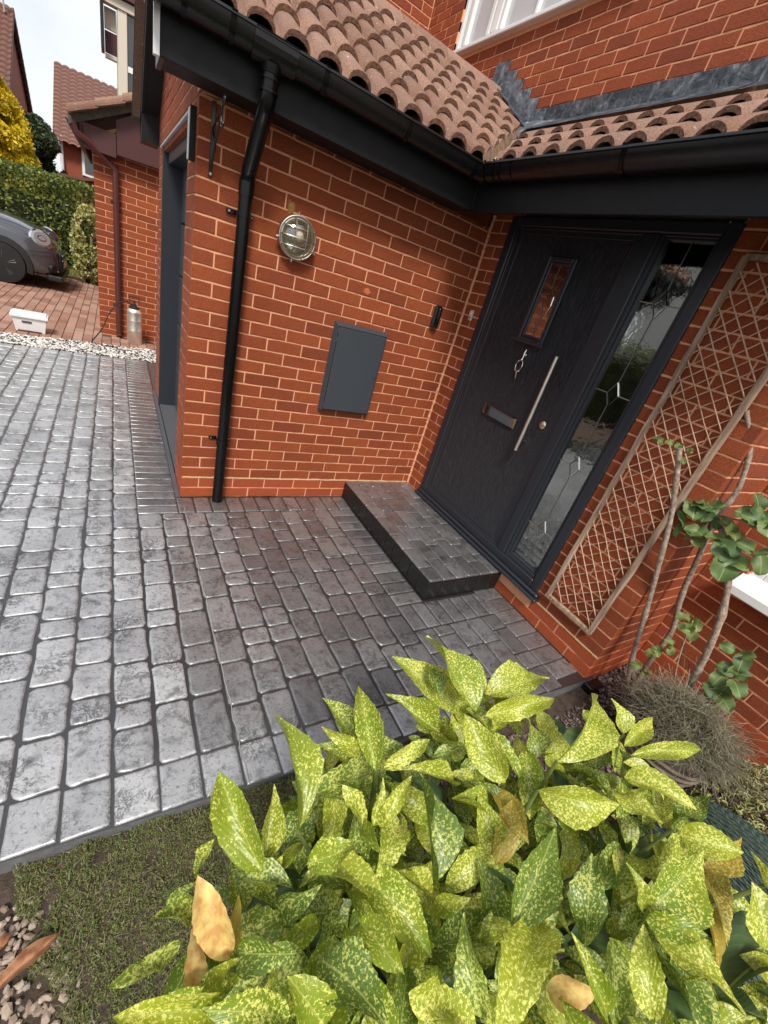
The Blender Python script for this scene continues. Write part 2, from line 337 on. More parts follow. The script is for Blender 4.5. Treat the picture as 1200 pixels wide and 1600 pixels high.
def tube(bm, pts, r, seg=8, cap=True, closed=False):
    pts = [Vector(p) for p in pts]; n = len(pts)
    rs = r if isinstance(r, (list, tuple)) else [r] * n
    rings = []; prev = None
    for i, p in enumerate(pts):
        if closed: d = pts[(i + 1) % n] - pts[i - 1]
        else: d = pts[min(i + 1, n - 1)] - pts[max(i - 1, 0)]
        if d.length < 1e-9: d = Vector((0, 0, 1))
        d.normalize()
        if prev is None:
            up = Vector((0, 0, 1)) if abs(d.z) < .9 else Vector((1, 0, 0)); u = d.cross(up).normalized()
        else:
            u = (prev - d * prev.dot(d))
            u = u.normalized() if u.length > 1e-6 else d.orthogonal().normalized()
        prev = u; v_ = d.cross(u)
        rings.append([bm.verts.new(p + (u * math.cos(2 * math.pi * k / seg) + v_ * math.sin(2 * math.pi * k / seg)) * rs[i]) for k in range(seg)])
    m = n if closed else n - 1
    for i in range(m):
        a, b = rings[i], rings[(i + 1) % n]
        for k in range(seg): bm.faces.new((a[k], a[(k + 1) % seg], b[(k + 1) % seg], b[k]))
    if cap and not closed: bm.faces.new(rings[0][::-1]); bm.faces.new(rings[-1])
    return bm
def lathe(bm, prof, center, seg=32, axis='Z'):
    c = Vector(center); rings = []
    for r_, h in prof:
        ring = []
        for k in range(seg):
            a = 2 * math.pi * k / seg; x, y = r_ * math.cos(a), r_ * math.sin(a)
            p = Vector((x, y, h)) if axis == 'Z' else (Vector((x, -h, y)) if axis == '-Y' else Vector((-h, x, y)))
            ring.append(bm.verts.new(c + p))
        rings.append(ring)
    for a, b in zip(rings, rings[1:]):
        for k in range(seg): bm.faces.new((a[k], a[(k + 1) % seg], b[(k + 1) % seg], b[k]))
    bm.faces.new(rings[0][::-1]); bm.faces.new(rings[-1]); return bm
def raw(name, V, F, mat, parent=None, kind=None, smooth=False, label=None):
    me = D.meshes.new(name); me.from_pydata(V, [], F); me.materials.append(mat); me.update()
    if smooth: me.shade_smooth()
    return link(name, me, parent, kind=kind, label=label)
def arr_mesh(name, verts, nper, mats):
    """verts: (n, nper, 3) array of separate polygons"""
    n = verts.shape[0]; me = D.meshes.new(name)
    me.vertices.add(n * nper); me.vertices.foreach_set('co', verts.reshape(-1).astype(np.float32))
    me.loops.add(n * nper); me.loops.foreach_set('vertex_index', np.arange(n * nper, dtype=np.int32))
    me.polygons.add(n); me.polygons.foreach_set('loop_start', np.arange(0, n * nper, nper, dtype=np.int32))
    me.materials.append(mats); me.update(calc_edges=True); me.validate(); return me
def join_meshes(name, jobs, mats):
    """jobs: list of (mesh, Matrix); one merged mesh"""
    V, F, MI, off = [], [], [], 0; mats = list(mats)
    for me, mx in jobs:
        ix = []
        for m_ in me.materials:
            if m_ not in mats: mats.append(m_)
            ix.append(mats.index(m_))
        for v in me.vertices: V.append((mx @ v.co)[:])
        for p in me.polygons: F.append([i + off for i in p.vertices]); MI.append(ix[p.material_index])
        off += len(me.vertices)
    m = D.meshes.new(name); m.from_pydata(V, [], F)
    for x in mats: m.materials.append(x)
    m.polygons.foreach_set('material_index', MI); m.update(); return m

class Pool:
    """pieces of one kind on one thing: the largest in view become objects, the rest one joined part"""
    def __init__(s, name, limit=300, minpx=0): s.name, s.limit, s.jobs, s.minpx = name, limit, [], minpx
    def add(s, mesh, loc, rotz, size, parent, label=None, eul=None):
        s.jobs.append((priority(loc, size), mesh, Vector(loc), rotz, parent, label, eul))
    def flush(s, stuff_parent, mats):
        s.jobs.sort(key=lambda j: -j[0])
        keep = [j for j in s.jobs[:s.limit] if j[0] > s.minpx]; rest = s.jobs[len(keep):]
        for pr, me, loc, rz, par, lab, eul in keep:
            o = link(s.name, me, par, loc, rz, label=lab)
            if eul is not None: o.rotation_euler = eul
        if rest:
            js = [(j[1], Matrix.Translation(j[2]) @ (j[6] if j[6] is not None else Euler((0, 0, j[3]))).to_matrix().to_4x4()) for j in rest]
            o = link(s.name, join_meshes(s.name, js, mats), stuff_parent, kind='stuff')
        return len(keep), len(rest)

# ------------------------------------------------------------------ bricks
_bm_cache = {}
def brick_mesh(l, depth, mat, h=.0662, var=None, rough=True):
    """local: x 0..l, front face at y=0 looking to -y, depth to +y, z 0..h"""
    v_ = random.randrange(9) if var is None else var
    key = (round(l, 3), depth, mat, round(h, 3), v_)
    if key in _bm_cache: return _bm_cache[key]
    rr = random.Random(hash((round(l * 1000), v_)) & 0xffff); bm = BM(); nx = max(2, int(l / .030)); e = .0026
    j = (lambda a: rr.uniform(-a, a)) if rough else (lambda a: 0.0)
    top, bot, ti, bi = [], [], [], []
    for i in range(nx + 1):
        x = l * i / nx; xi = min(max(x, e), l - e)
        ch = rr.choice((0, 0, 0, 0, .0025)) if rough else 0
        top.append(bm.verts.new((x, e, h + j(.0017) - ch))); bot.append(bm.verts.new((x, e, j(.0017))))
        ti.append(bm.verts.new((xi, j(.0009), h - e + j(.0014) - ch))); bi.append(bm.verts.new((xi, j(.0009), e + j(.0014))))
    tb = [bm.verts.new((0, depth, h)), bm.verts.new((l, depth, h))]; bb = [bm.verts.new((0, depth, 0)), bm.verts.new((l, depth, 0))]
    for i in range(nx):
        bm.faces.new((bi[i], bi[i + 1], ti[i + 1], ti[i])); bm.faces.new((ti[i], ti[i + 1], top[i + 1], top[i])); bm.faces.new((bot[i], bot[i + 1], bi[i + 1], bi[i]))
    bm.faces.new((bot[0], bi[0], ti[0], top[0])); bm.faces.new((bi[-1], bot[-1], top[-1], ti[-1]))
    bm.faces.new(top + tb[::-1]); bm.faces.new(bot[::-1] + bb)
    bm.faces.new((bot[0], top[0], tb[0], bb[0])); bm.faces.new((bot[-1], bb[1], tb[1], top[-1]))
    _bm_cache[key] = to_mesh(bm, 'brick', M[mat]); return _bm_cache[key]

def course_bricks(s0, s1, phase, L=.225, j=.0085):
    out = []; s = s0 - ((phase) % L)
    while s < s1 - .004:
        a, b = max(s, s0), min(s + L - j, s1)
        if b - a > .02: out.append((a, b))
        s += L
    return out
def wall_bricks(pool, parent, origin, rotz, s0, s1, k0, k1, phases, mat='brick', holes=(), keep=None, depths=(.1025, .1025), plinth=0, trim=(0, 0), ends=None):
    """brick courses k0..k1-1 along local +x from origin; phases: offset of the bond for even and odd courses"""
    ca, sa = math.cos(rotz), math.sin(rotz); ox, oy, oz = origin
    for k in range(k0, k1):
        z = oz + k * .075 + .005 + (0.0 if k >= 2 else -.001)
        a0 = s0 + (trim[k % 2]); segs = [(a0, s1)]
        for (h0, h1, hz0, hz1) in holes:
            if z + .0325 > hz0 and z + .0325 < hz1:
                segs = [q for (a, b) in segs for q in ((a, min(b, h0)), (max(a, h1), b)) if q[1] - q[0] > .02]
        for (sa0, sb0) in segs:
            for (a, b) in course_bricks(sa0, sb0, phases[k % 2] + sa0 - s0 if sa0 != a0 else phases[k % 2]):
                mid = ((a + b) / 2)
                if keep and not keep(mid, z + .03): continue
                l = round(b - a, 3); dp = depths[k % 2] if ends and abs(a - s0) < .002 else .1025
                loc = (ox + ca * a + random.uniform(-.0004, .0004), oy + sa * a, z)
                prot = random.uniform(-.0012, .0008)
                loc = (loc[0] - sa * prot * -1, loc[1] + ca * prot, loc[2])
                pool.add(brick_mesh(l, dp, 'plinth' if k < plinth else mat), loc, rotz, l, parent)

GX, GY2, MW, PD = -1.855, 2.29, .55, -2.062      # garage left face, garage back, main wall plane, porch end
SOF, SLOPE = 2.12, .613
def roofA(y): return 2.296 + SLOPE * (y + .29)
def roofB(x): return 2.296 + SLOPE * (x + .40)

# ================================================================== ground
def sheet(name, x0, x1, y0, y1, z, mat, kind='structure'):
    bm = BM(); bm.faces.new([bm.verts.new(p) for p in ((x0, y0, z), (x1, y0, z), (x1, y1, z), (x0, y1, z))])
    return obj(name, bm, mat, kind=kind)
sheet('ground', -90, 90, -90, 110, -.16, M['ground'])
sheet('road', -9.2, -5.4, -60, 60, -.11, M['tarmac'])
# planting bed either side of the laurel
bm = BM(); N_ = 26
gv = [[bm.verts.new((-4.6 + 7.6 * i / 60, -5.2 + 3.55 * j / N_, -.060 + .035 * mnoise.noise(Vector((i * .31, j * .35, 0))))) for j in range(N_ + 1)] for i in range(61)]
for i in range(60):
    for j in range(N_): bm.faces.new((gv[i][j], gv[i + 1][j], gv[i + 1][j + 1], gv[i][j + 1]))
obj('soil_bed', bm, M['soil'], kind='structure', smooth=True)

# ================================================================== stamped paving
def front_y(x): return -1.945 - .055 * (x + 2.49)          # front edge of the slab
def slab(name, poly, ztop, zbot, mats, kind='structure', side_mi=0):
    bm = BM(); a = [bm.verts.new((x, y, ztop)) for x, y in poly]; b = [bm.verts.new((x, y, zbot)) for x, y in poly]
    f = bm.faces.new(a); n = len(poly); bm.faces.new(b[::-1])
    for i in range(n):
        g = bm.faces.new((a[i], b[i], b[(i + 1) % n], a[(i + 1) % n])); g.material_index = side_mi
    return obj(name, bm, mats, kind=kind)
_pv = {}
def paver_mesh(w, l, rad, mat, var=0, rough=1.0):
    w, l = round(w / .005) * .005, round(l / .005) * .005
    key = (round(w, 3), round(l, 3), rad, mat, var)
    if key in _pv: return _pv[key]
    rr = random.Random(hash((round(w * 1000), round(l * 1000), var, round(rad * 1000))) & 0xffffff)
    pts = []; nc = 4; hx, hy = w / 2, l / 2
    rads = [rad * rr.uniform(.5, 1.6) for _ in range(4)]
    for ci, (cx, cy, a0) in enumerate(((hx, hy, 0), (-hx, hy, 90), (-hx, -hy, 180), (hx, -hy, 270))):
        r_ = min(rads[ci], hx * .8, hy * .8); ox, oy = cx - math.copysign(r_, cx), cy - math.copysign(r_, cy)
        for q in range(nc): 
            a = R(a0 + 90 * q / (nc - 1)); pts.append([ox + r_ * math.cos(a), oy + r_ * math.sin(a)])
        nxt = ((-hx, hy), (-hx, -hy), (hx, -hy), (hx, hy))[ci]
        last = pts[-1]
        tx, ty = (nxt[0] + math.copysign(r_, -nxt[0]), nxt[1]) if ci % 2 == 0 else (nxt[0], nxt[1] + math.copysign(r_, -nxt[1]))
        for q in (1, 2): pts.append([last[0] + (tx - last[0]) * q / 3, last[1] + (ty - last[1]) * q / 3])
    jit = min(.0030 * rough, rad * .17); pts = [(x + rr.uniform(-jit, jit), y + rr.uniform(-jit, jit)) for x, y in pts]
    pts.sort(key=lambda q: math.atan2(q[1], q[0]))
    bm = BM(); rings = []; sd_ = rr.uniform(0, 90)
    for ins, z, am in ((-.0015, -.012, 0), (0, -.0045, 0), (.0022, -.0008, .0008), (.010, .0, .0016), (.34, 0, .003)):
        ring = []
        for x, y in pts:
            if ins < .2:
                f = 1 - ins / max(.02, math.hypot(x, y)); X, Y = x * (1 - ins / hx) , y * (1 - ins / hy)
            else: X, Y = x * .5, y * .5
            ring.append(bm.verts.new((X, Y, z + am * rough * mnoise.noise(Vector((X * 22 + sd_, Y * 22, sd_))))))
        rings.append(ring)
    n = len(pts)
    for a, b in zip(rings, rings[1:]):
        for i in range(n): bm.faces.new((a[i], a[(i + 1) % n], b[(i + 1) % n], b[i]))
    c = bm.verts.new((0, 0, .001 * rough * rr.uniform(-1, 1)))
    for i in range(n): bm.faces.new((rings[-1][i], rings[-1][(i + 1) % n], c))
    me = to_mesh(bm, 'paver', M[mat], smooth=True, recalc=False, angle=0)
    _pv[key] = me; return me
drive_pool, path_pool, step_pool = Pool('paver'), Pool('paver'), Pool('paver')
XB = -2.111
driveway = slab('driveway', [(-4.6, front_y(-4.6)), (XB, front_y(XB)), (XB, 3.48), (-2.6, 3.46), (-3.3, 3.3), (-4.6, 3.05)][::1], -.0062, -.17, [M['joint'], M['kerb']], side_mi=1)
path = slab('path', [(XB, front_y(XB)), (.055, front_y(.055)), (.02, PD), (.02, .02), (GX, .02), (GX - .02, .02), (GX - .02, 3.52), (XB, 3.48)], -.0064, -.17, [M['joint'], M['kerb']], side_mi=1)
def column(pool, parent, x0, x1, y0, y1, lens, rad=.017, mat='paver', j=.0075, phase=0, rough=1.0, skew=None):
    y = y0 + phase
    while y < y1 - .03:
        l = random.choice(lens); l = min(l, y1 - y)
        if y1 - y - l < .05: l = y1 - y
        jj = j + (random.uniform(0, .004) if rad > .01 else 0)
        mt = mat; me = paver_mesh(x1 - x0 - jj, l - j - (random.uniform(0, .004) if rad > .01 else 0), rad, mt, random.randrange(4), rough)
        pool.add(me, ((x0 + x1) / 2 + random.uniform(-.001, .001), y + l / 2, 0), random.choice((0, math.pi)) + random.uniform(-.012, .012), max(l, x1 - x0), parent)
        y += l
LENS = (.105, .13, .16, .19, .19, .215, .235)
CW = .1285
for i in range(19):        # drive field, columns running away from the viewer
    x1 = XB - CW * i; x0 = x1 - CW; yend = 3.46 + ((x0 + x1) / 2 + 1.8) * .09
    column(drive_pool, driveway, x0, x1, front_y((x0 + x1) / 2) + .155, yend - .12, LENS)
    column(drive_pool, driveway, x0, x1, front_y((x0 + x1) / 2) + .004, front_y((x0 + x1) / 2) + .155, (.2,), rad=.003, rough=.35)
    column(drive_pool, driveway, x0, x1, yend - .12, yend, (.2,), rad=.004, rough=.5)
y = -.205                   # soldier course along the garage gable
while y < 3.42:
    me = paver_mesh(.224, .083, .004, 'paver_dark', random.randrange(4), .5)
    path_pool.add(me, ((XB - 1.885) / 2, y + .046, 0), 0, .12, path); y += .092
x = -1.885
while x < -.64:             # soldier course in front of the garage wall
    w_ = .105; me = paver_mesh(w_ - .008, .192, .004, 'paver_dark', random.randrange(4), .5)
    path_pool.add(me, (x + w_ / 2, -.103, 0), 0, .2, path); x += w_
for i in range(10):         # path field
    x0 = XB + .1275 * i; x1 = x0 + .1275
    fy = front_y((x0 + x1) / 2)
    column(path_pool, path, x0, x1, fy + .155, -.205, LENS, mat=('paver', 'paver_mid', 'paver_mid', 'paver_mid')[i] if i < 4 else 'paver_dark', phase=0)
    column(path_pool, path, x0, x1, fy + .004, fy + .155, (.2,), rad=.003, rough=.35, mat='paver')
y = -1.30
while y < -.21:             # left of the doorstep
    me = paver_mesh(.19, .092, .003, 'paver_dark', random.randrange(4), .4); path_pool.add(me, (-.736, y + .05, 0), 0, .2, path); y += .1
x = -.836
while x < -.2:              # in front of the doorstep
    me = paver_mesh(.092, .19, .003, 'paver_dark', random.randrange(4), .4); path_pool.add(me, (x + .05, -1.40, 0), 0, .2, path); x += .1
y = -2.02
while y < -1.3:             # along the porch wall
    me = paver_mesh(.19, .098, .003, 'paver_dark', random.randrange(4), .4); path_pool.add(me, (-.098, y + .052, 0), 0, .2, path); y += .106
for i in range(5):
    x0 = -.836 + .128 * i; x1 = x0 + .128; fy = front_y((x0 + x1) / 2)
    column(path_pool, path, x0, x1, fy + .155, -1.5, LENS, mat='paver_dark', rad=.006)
    column(path_pool, path, x0, x1, fy + .004, fy + .155, (.2,), rad=.003, rough=.35, mat='paver_dark')
drive_pool.flush(driveway, [M['paver'], M['paver_dark']]); path_pool.flush(path, [M['paver_dark']])
# doorstep
step = slab('doorstep', [(-.628, -1.285), (-.002, -1.285), (-.002, -.002), (-.628, -.002)], .1430, -.004, [M['joint'], M['step_side']], side_mi=1)
step['label'] = 'low black sided doorstep with stamped grey top under the front door'
bm = BM(); 
nose = [(-.628, -1.285), (-.628, -.004)]
for i in range(6):
    x0 = -.632 + .1045 * i; x1 = x0 + .1045; y = -1.288 + (0 if i % 2 else -.0)
    first = .2 if i % 2 else .13
    while y < -.03:
        l = min(first, -.004 - y); first = random.choice((.17, .2, .2, .22))
        if -.004 - y - l < .06: l = -.004 - y
        me = paver_mesh(x1 - x0 - .006, l - .006, .006, 'paver_dark', random.randrange(4), .8)
        step_pool.add(me, ((x0 + x1) / 2, y + l / 2, .150), 0, .15, step); y += l
step_pool.flush(step, [M['paver_dark']])
sb = Pool('paver')
for k in range(12):        # pressed brick pattern on the riser faces
    y0 = -1.283 + k * .1067
    sb.add(to_mesh(B(-.633, -.620, y0 + .003, y0 + .1037, .004, .128, .002), 'paver', M['step_side']), (0, 0, 0), 0, .1, step)
for k in range(6):
    x0 = -.630 + k * .1045
    sb.add(to_mesh(B(x0 + .003, x0 + .1015, -1.290, -1.277, .004, .128, .002), 'paver', M['step_side']), (0, 0, 0), 0, .1, step)
for j in sb.jobs: link('paver', j[1], step)
# granite strip beside the garage opening
obj('threshold_strip', B(-1.884, GX - .001, .0, 2.28, -.02, .004, .001), M['granite'], kind='structure')
obj('edging_kerb', B(-.02, .10, front_y(.02) - .055, front_y(.02) - .002, -.16, -.008, .004), M['black'], kind='structure')
# crack control cut running across the path
bm = BM(); prev = None; pts = []
for k in range(60): pts.append((-1.846 + .0025 * math.sin(k * 1.3) + .002 * random.uniform(-1, 1), front_y(-1.85) + .003 + (1.83) * k / 59, .0022))
tube(bm, pts, .0022, 5); o = obj('joint_sealant', bm, plastic('clear_joint_sealant', (.30, .29, .28), .3), kind='structure')

# chippings strip and block paving beyond
sheet('sub_base', -9, 3.0, 2.2, 9.6, -.016, M['block_joint'])
def stones(name, n, region, z, rmin, rmax, mat, label, cat, flat=.6, seed=1):
    r_ = np.random.default_rng(seed)
    t_ = (1 + 5 ** .5) / 2
    iv = np.array([(-1, t_, 0), (1, t_, 0), (-1, -t_, 0), (1, -t_, 0), (0, -1, t_), (0, 1, t_), (0, -1, -t_), (0, 1, -t_), (t_, 0, -1), (t_, 0, 1), (-t_, 0, -1), (-t_, 0, 1)]) / 1.9
    fi = [(0, 11, 5), (0, 5, 1), (0, 1, 7), (0, 7, 10), (0, 10, 11), (1, 5, 9), (5, 11, 4), (11, 10, 2), (10, 7, 6), (7, 1, 8), (3, 9, 4), (3, 4, 2), (3, 2, 6), (3, 6, 8), (3, 8, 9), (4, 9, 5), (2, 4, 11), (6, 2, 10), (8, 6, 7), (9, 8, 1)]
    V = []; F = []
    for i in range(n):
        x, y = region(r_); s = r_.uniform(rmin, rmax); sc_ = np.array([s * r_.uniform(.8, 1.5), s * r_.uniform(.6, 1.0), s * flat * r_.uniform(.6, 1.1)])
        p = iv * (1 + r_.uniform(-.18, .18, (12, 1))) * sc_
        e = Euler((r_.uniform(-.5, .5), r_.uniform(-.5, .5), r_.uniform(0, 6.28))).to_matrix(); p = p @ np.array(e).T
        zz = z(x, y) if callable(z) else z
        o_ = len(V); V += (p + np.array([x, y, zz + r_.uniform(-.2, .9) * s])).tolist(); F += [[a + o_ for a in f] for f in fi]
    o = raw(name, V, F, mat, kind='stuff'); tag(o, label, cat); return o
stones('chippings', 5200, lambda r_: (lambda x: (x, r_.uniform(3.475 + (x + 1.8) * .09, 4.10 + (x + 1.77) * .23)))(r_.uniform(-4.4, -1.75)), -.004, .009, .019, M['chips'],
       'strip of black and white chippings between the grey paving and the red blocks', 'gravel', seed=4)
# block paving
blk = sheet('block_paving', -9, 3.0, 4.3, 9.6, -.010, M['block_joint'])
_bl = [to_mesh(B(0, .098, 0, .198, -.05, 0, .004), 'paving_block', M['blocks']), to_mesh(B(0, .098, 0, .098, -.05, 0, .004), 'paving_block', M['blocks'])]
bp = Pool('paving_block', 300)
for i in range(52):
    x = -6.0 + i * .104
    if x < -2.40 or True:
        y = 4.09 + (x + 1.77) * .23 + (.104 if i % 2 else 0)
        if i % 2: bp.add(_bl[1], (x, y - .104, -.002), 0, .1, blk)
        while y < 9.4:
            if not (x > -2.42 and y > 4.45): bp.add(_bl[0], (x, y, random.uniform(-.002, .002)), random.uniform(-.006, .006), .2, blk)
            y += .204
bp.flush(blk, [M['blocks']])

# ================================================================== attached garage
M['lintel'] = plastic('grey_primed_lintel', (.40, .41, .42), .5)
garage = thing('attached_garage', (-.65, 1.145, 0), 'single storey red brick garage with dark fascia and pinkish tiled roof beside the porch', 'garage')
gp = Pool('brick')
def backing(parent, boxes, mat=None):
    bm = BM()
    for b in boxes: box(bm, *b)
    return obj('wall', bm, mat or M['mortar'], parent)
wA = backing(garage, [(GX + .0035, -.004, .0035, .0975, 0, SOF)])
wall_bricks(gp, wA, (GX, 0, 0), 0, 0, 1.85, 0, 28, (0, .1125), plinth=2, depths=(.1025, .215), ends=True)
bm = BM(); seg = 50     # ragged buff damp course line
for i in range(seg):
    x0 = GX + .01 + 1.82 * i / seg; x1 = GX + .01 + 1.82 * (i + 1) / seg
    box(bm, x0, x1, -.0006 - random.random() * .0016, .02, .1465 + random.random() * .003, .1565 + random.random() * .004)
obj('damp_course', bm, M['mortar_buff'], wA)
for k in range(9): link('brick', brick_mesh(.215 if k < 8 else .04, .1025, 'brick', .0125, 0), wA, (GX + .225 * k, 0, 2.1055), 0)
def patch(name, c, rx, rz, mat, parent, seed, label):
    bm = BM(); ring = [bm.verts.new((c[0] + rx * math.cos(a * .35) * (1 + .8 * mnoise.noise(Vector((math.cos(a * .35) * 2.6, math.sin(a * .35) * 2.6, seed)))), c[1], c[2] + rz * math.sin(a * .35) * (1 + .8 * mnoise.noise(Vector((math.cos(a * .35) * 2.6, math.sin(a * .35) * 2.6, seed + 5)))))) for a in range(18)]
    f = bm.faces.new(ring); r = bmesh.ops.extrude_face_region(bm, geom=[f]); bmesh.ops.translate(bm, vec=(0, -.0012, 0), verts=[g for g in r['geom'] if isinstance(g, bmesh.types.BMVert)])
    return link(name, to_mesh(bm, name, mat), parent, label=label)
patch('mortar_smear', (-1.378, -.0005, 1.822), .020, .034, simple('old_sealant_smear', [(.3, (.20, .085, .022)), (.7, (.36, .19, .05))], 60, .9), wA, 3, 'yellowish smear above the wall lamp')
patch('chipped_spot', (-.821, -.0005, 1.533), .026, .020, simple('fresh_brick_chip', [(.3, (.42, .10, .035)), (.7, (.60, .17, .06))], 60, .9, 150, .9, .004), wA, 7, 'bright orange chipped spot on a brick')
# gable wall facing the drive, with the garage door opening
GD0, GD1, GDZ = .345, 1.88, 2.06
wG = backing(garage, [(GX + .0035, GX + .1, .1, GD0, 0, 2.3), (GX + .0035, GX + .1, GD1, GY2, 0, 2.3), (GX + .0035, GX + .1, GD0, GD1, GDZ, 2.75), (GX + .0035, GX + .1, .1, GD0, 2.3, 2.4), (GX + .0035, GX + .1, GD1, GY2, 2.3, 2.4)])
wG.name = 'gable_wall'
wall_bricks(gp, wG, (GX, GY2, 0), -math.pi / 2, 0, GY2 - .1125, 0, 36, (0, .1125), holes=((GY2 - GD1, GY2 - GD0, -.1, GDZ),),
            keep=lambda s, z: z < roofA(GY2 - s) - .05 and z < roofA(s) - .05, plinth=2)
prism(bmg := BM(), [(GX + .004, .0, 2.1), (GX + .004, GY2, 2.1), (GX + .004, GY2, 2.28), (GX + .004, 1.145, 3.12), (GX + .004, .0, 2.40)], (.09, 0, 0)); obj('gable_wall', bmg, M['mortar'], garage)
back = obj('back_wall', B(GX + .1, MW, GY2 - .1, GY2, 0, 2.3), M['far_brick'], garage)
# garage door set back in its frame
gdr = obj('garage_door', B(-1.70, -1.66, GD0 + .07, GD1 - .06, .02, GDZ - .07), M['anthracite'], garage)
for k in range(5):
    z0 = .04 + k * .39
    link('door_panel', to_mesh(B(-1.722, -1.701, GD0 + .075, GD1 - .065, z0, z0 + .375, .006), 'door_panel', M['meter']), gdr)
bm = BM(); box(bm, GX - .006, -1.69, GD1 - .075, GD1 + .002, .004, GDZ, .004); box(bm, GX + .03, -1.69, GD0 + .002, GD0 + .06, .004, GDZ, .004); box(bm, GX + .03, -1.69, GD0 + .06, GD1 - .075, GDZ - .10, GDZ - .002, .004)
link('door_frame', to_mesh(bm, 'door_frame', M['anthracite']), gdr)
link('lintel', to_mesh(B(GX - .014, GX + .05, GD0 - .12, GD1 + .12, GDZ + .001, GDZ + .016, .002), 'lintel', M['lintel']), gdr)
obj('sill', B(GX + .004, -1.66, GD0 + .004, GD1 - .004, -.03, .02), M['granite'], garage)
# fascia, soffit and box end on the eave
obj('fascia', B(-2.03, -.372, -.22, -.198, SOF - .006, 2.31, .002), M['fascia'], garage)
obj('soffit', B(-2.012, -.352, -.197, -.001, SOF, SOF + .012), M['fascia'], garage)
bm = BM(); prism(bm, [(-2.030, -.197, SOF - .006), (-2.030, -.0, SOF - .006), (-2.030, .0, roofA(0) - .03), (-2.030, -.197, 2.33)], (.018, 0, 0)); obj('box_end', bm, M['anthracite'], garage)
obj('fascia_edge_trim', B(-2.052, -2.0305, -.228, -.196, SOF - .01, 2.27, .001), M['white'], garage)
def rake(x0, x1, y0, y1, zo0, zo1, slope_fn):
    bm = BM(); prism(bm, [(x0, y0, slope_fn(y0) + zo0), (x0, y1, slope_fn(y1) + zo0), (x0, y1, slope_fn(y1) + zo1), (x0, y0, slope_fn(y0) + zo1)], (x1 - x0, 0, 0)); return bm
RID = 1.145
def roofA2(y): return roofA(2 * RID - y)
for fn, ya, yb in ((roofA, -.197, RID - .001), (roofA2, RID + .001, 2.57)):
    obj('bargeboard', rake(-1.985, -1.963, ya, yb, -.19, -.005, fn), M['fascia'], garage)
    obj('verge_soffit', rake(-1.9625, GX - .001, ya + (.2 if fn is roofA else 0), yb, -.185, -.175, fn), M['fascia'], garage)
    obj('verge_undercloak', rake(-2.045, -1.986, ya - (.06 if fn is roofA else 0), yb + (.05 if fn is roofA2 else 0), -.022, -.002, fn), M['grey_timber'], garage)
obj('box_end', B(-1.985, GX, 2.30, 2.57, SOF - .02, roofA2(2.57) - .02), M['fascia'], garage)

# ---- roof tiles
_tp = []
for q in (0, .15):
    _tp += [(q + .0, 0), (q + .014, 0)] + [(q + .076 - .060 * math.cos(a * math.pi / 8), .060 * math.sin(a * math.pi / 8) ** .85) for a in range(1, 8)] + [(q + .137, .001)]
_tp.append((.30, 0))
def tile_bm(length, slope, jig=0.0, rr=random):
    """x across, +y up the slope (horizontal run = length), lower edge lifted; includes thickness"""
    bm = BM(); th = .022; rows = []
    for yy, lift in ((0, .030), (length * .5, .014), (length, -.004)):
        a, b = [], []
        for (x, h) in _tp:
            z = h + yy * slope + lift + (rr.uniform(-1, 1) * jig)
            a.append(bm.verts.new((x, yy, z))); b.append(bm.verts.new((x, yy, z - th)))
        rows.append((a, b))
    n = len(_tp)
    for (a, b), (c, d) in zip(rows, rows[1:]):
        for i in range(n - 1):
            bm.faces.new((a[i], a[i + 1], c[i + 1], c[i])); bm.faces.new((b[i + 1], b[i], d[i], d[i + 1]))
    a, b = rows[0]
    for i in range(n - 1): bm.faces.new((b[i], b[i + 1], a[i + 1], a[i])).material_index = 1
    a, b = rows[-1]
    for i in range(n - 1): bm.faces.new((a[i], a[i + 1], b[i + 1], b[i]))
    for e in (0, n - 1):
        bm.faces.new([rows[0][0][e], rows[1][0][e], rows[2][0][e], rows[2][1][e], rows[1][1][e], rows[0][1][e]])
    return bm
_tm = []
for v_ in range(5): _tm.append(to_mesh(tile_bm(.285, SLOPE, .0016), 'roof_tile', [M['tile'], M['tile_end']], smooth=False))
for me in _tm:
    for p in me.polygons: p.use_smooth = p.material_index == 0 and len(p.vertices) == 4
def clip_tile(loc, rotz, planes):
    bm = tile_bm(.285, SLOPE, .0016)
    mx = Matrix.Translation(loc) @ Matrix.Rotation(rotz, 4, 'Z'); bmesh.ops.transform(bm, matrix=mx, verts=bm.verts)
    cut = False
    for co, no in planes:
        ds = [(v.co - Vector(co)).dot(Vector(no)) for v in bm.verts]
        if min(ds) > 0: bm.free(); return None, True
        if max(ds) <= 0: continue
        cut = True
        bmesh.ops.bisect_plane(bm, geom=list(bm.verts) + list(bm.edges) + list(bm.faces), plane_co=co, plane_no=no, clear_outer=True)
        es = [e for e in bm.edges if e.is_boundary]
        if es: bmesh.ops.holes_fill(bm, edges=es)
        if not bm.verts: bm.free(); return None, True
    if not cut: bm.free(); return None, False
    bmesh.ops.transform(bm, matrix=mx.inverted(), verts=bm.verts)
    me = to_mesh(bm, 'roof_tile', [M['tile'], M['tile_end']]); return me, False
tA = Pool('roof_tile'); VO = .10
deck = BM(); prism(deck, [(-2.04, -.27, roofA(-.27) - .004), (-.4, -.27, roofA(-.27) - .004), (MW - .005, .60, roofA(.60) - .004), (MW - .005, RID, roofA(RID) - .004), (-2.04, RID, roofA(RID) - .004)], (0, 0, -.02))
rA = obj('roof', deck, M['rubber'], garage)  # near-black underlay: shade of the hollows under the tiles, as colour
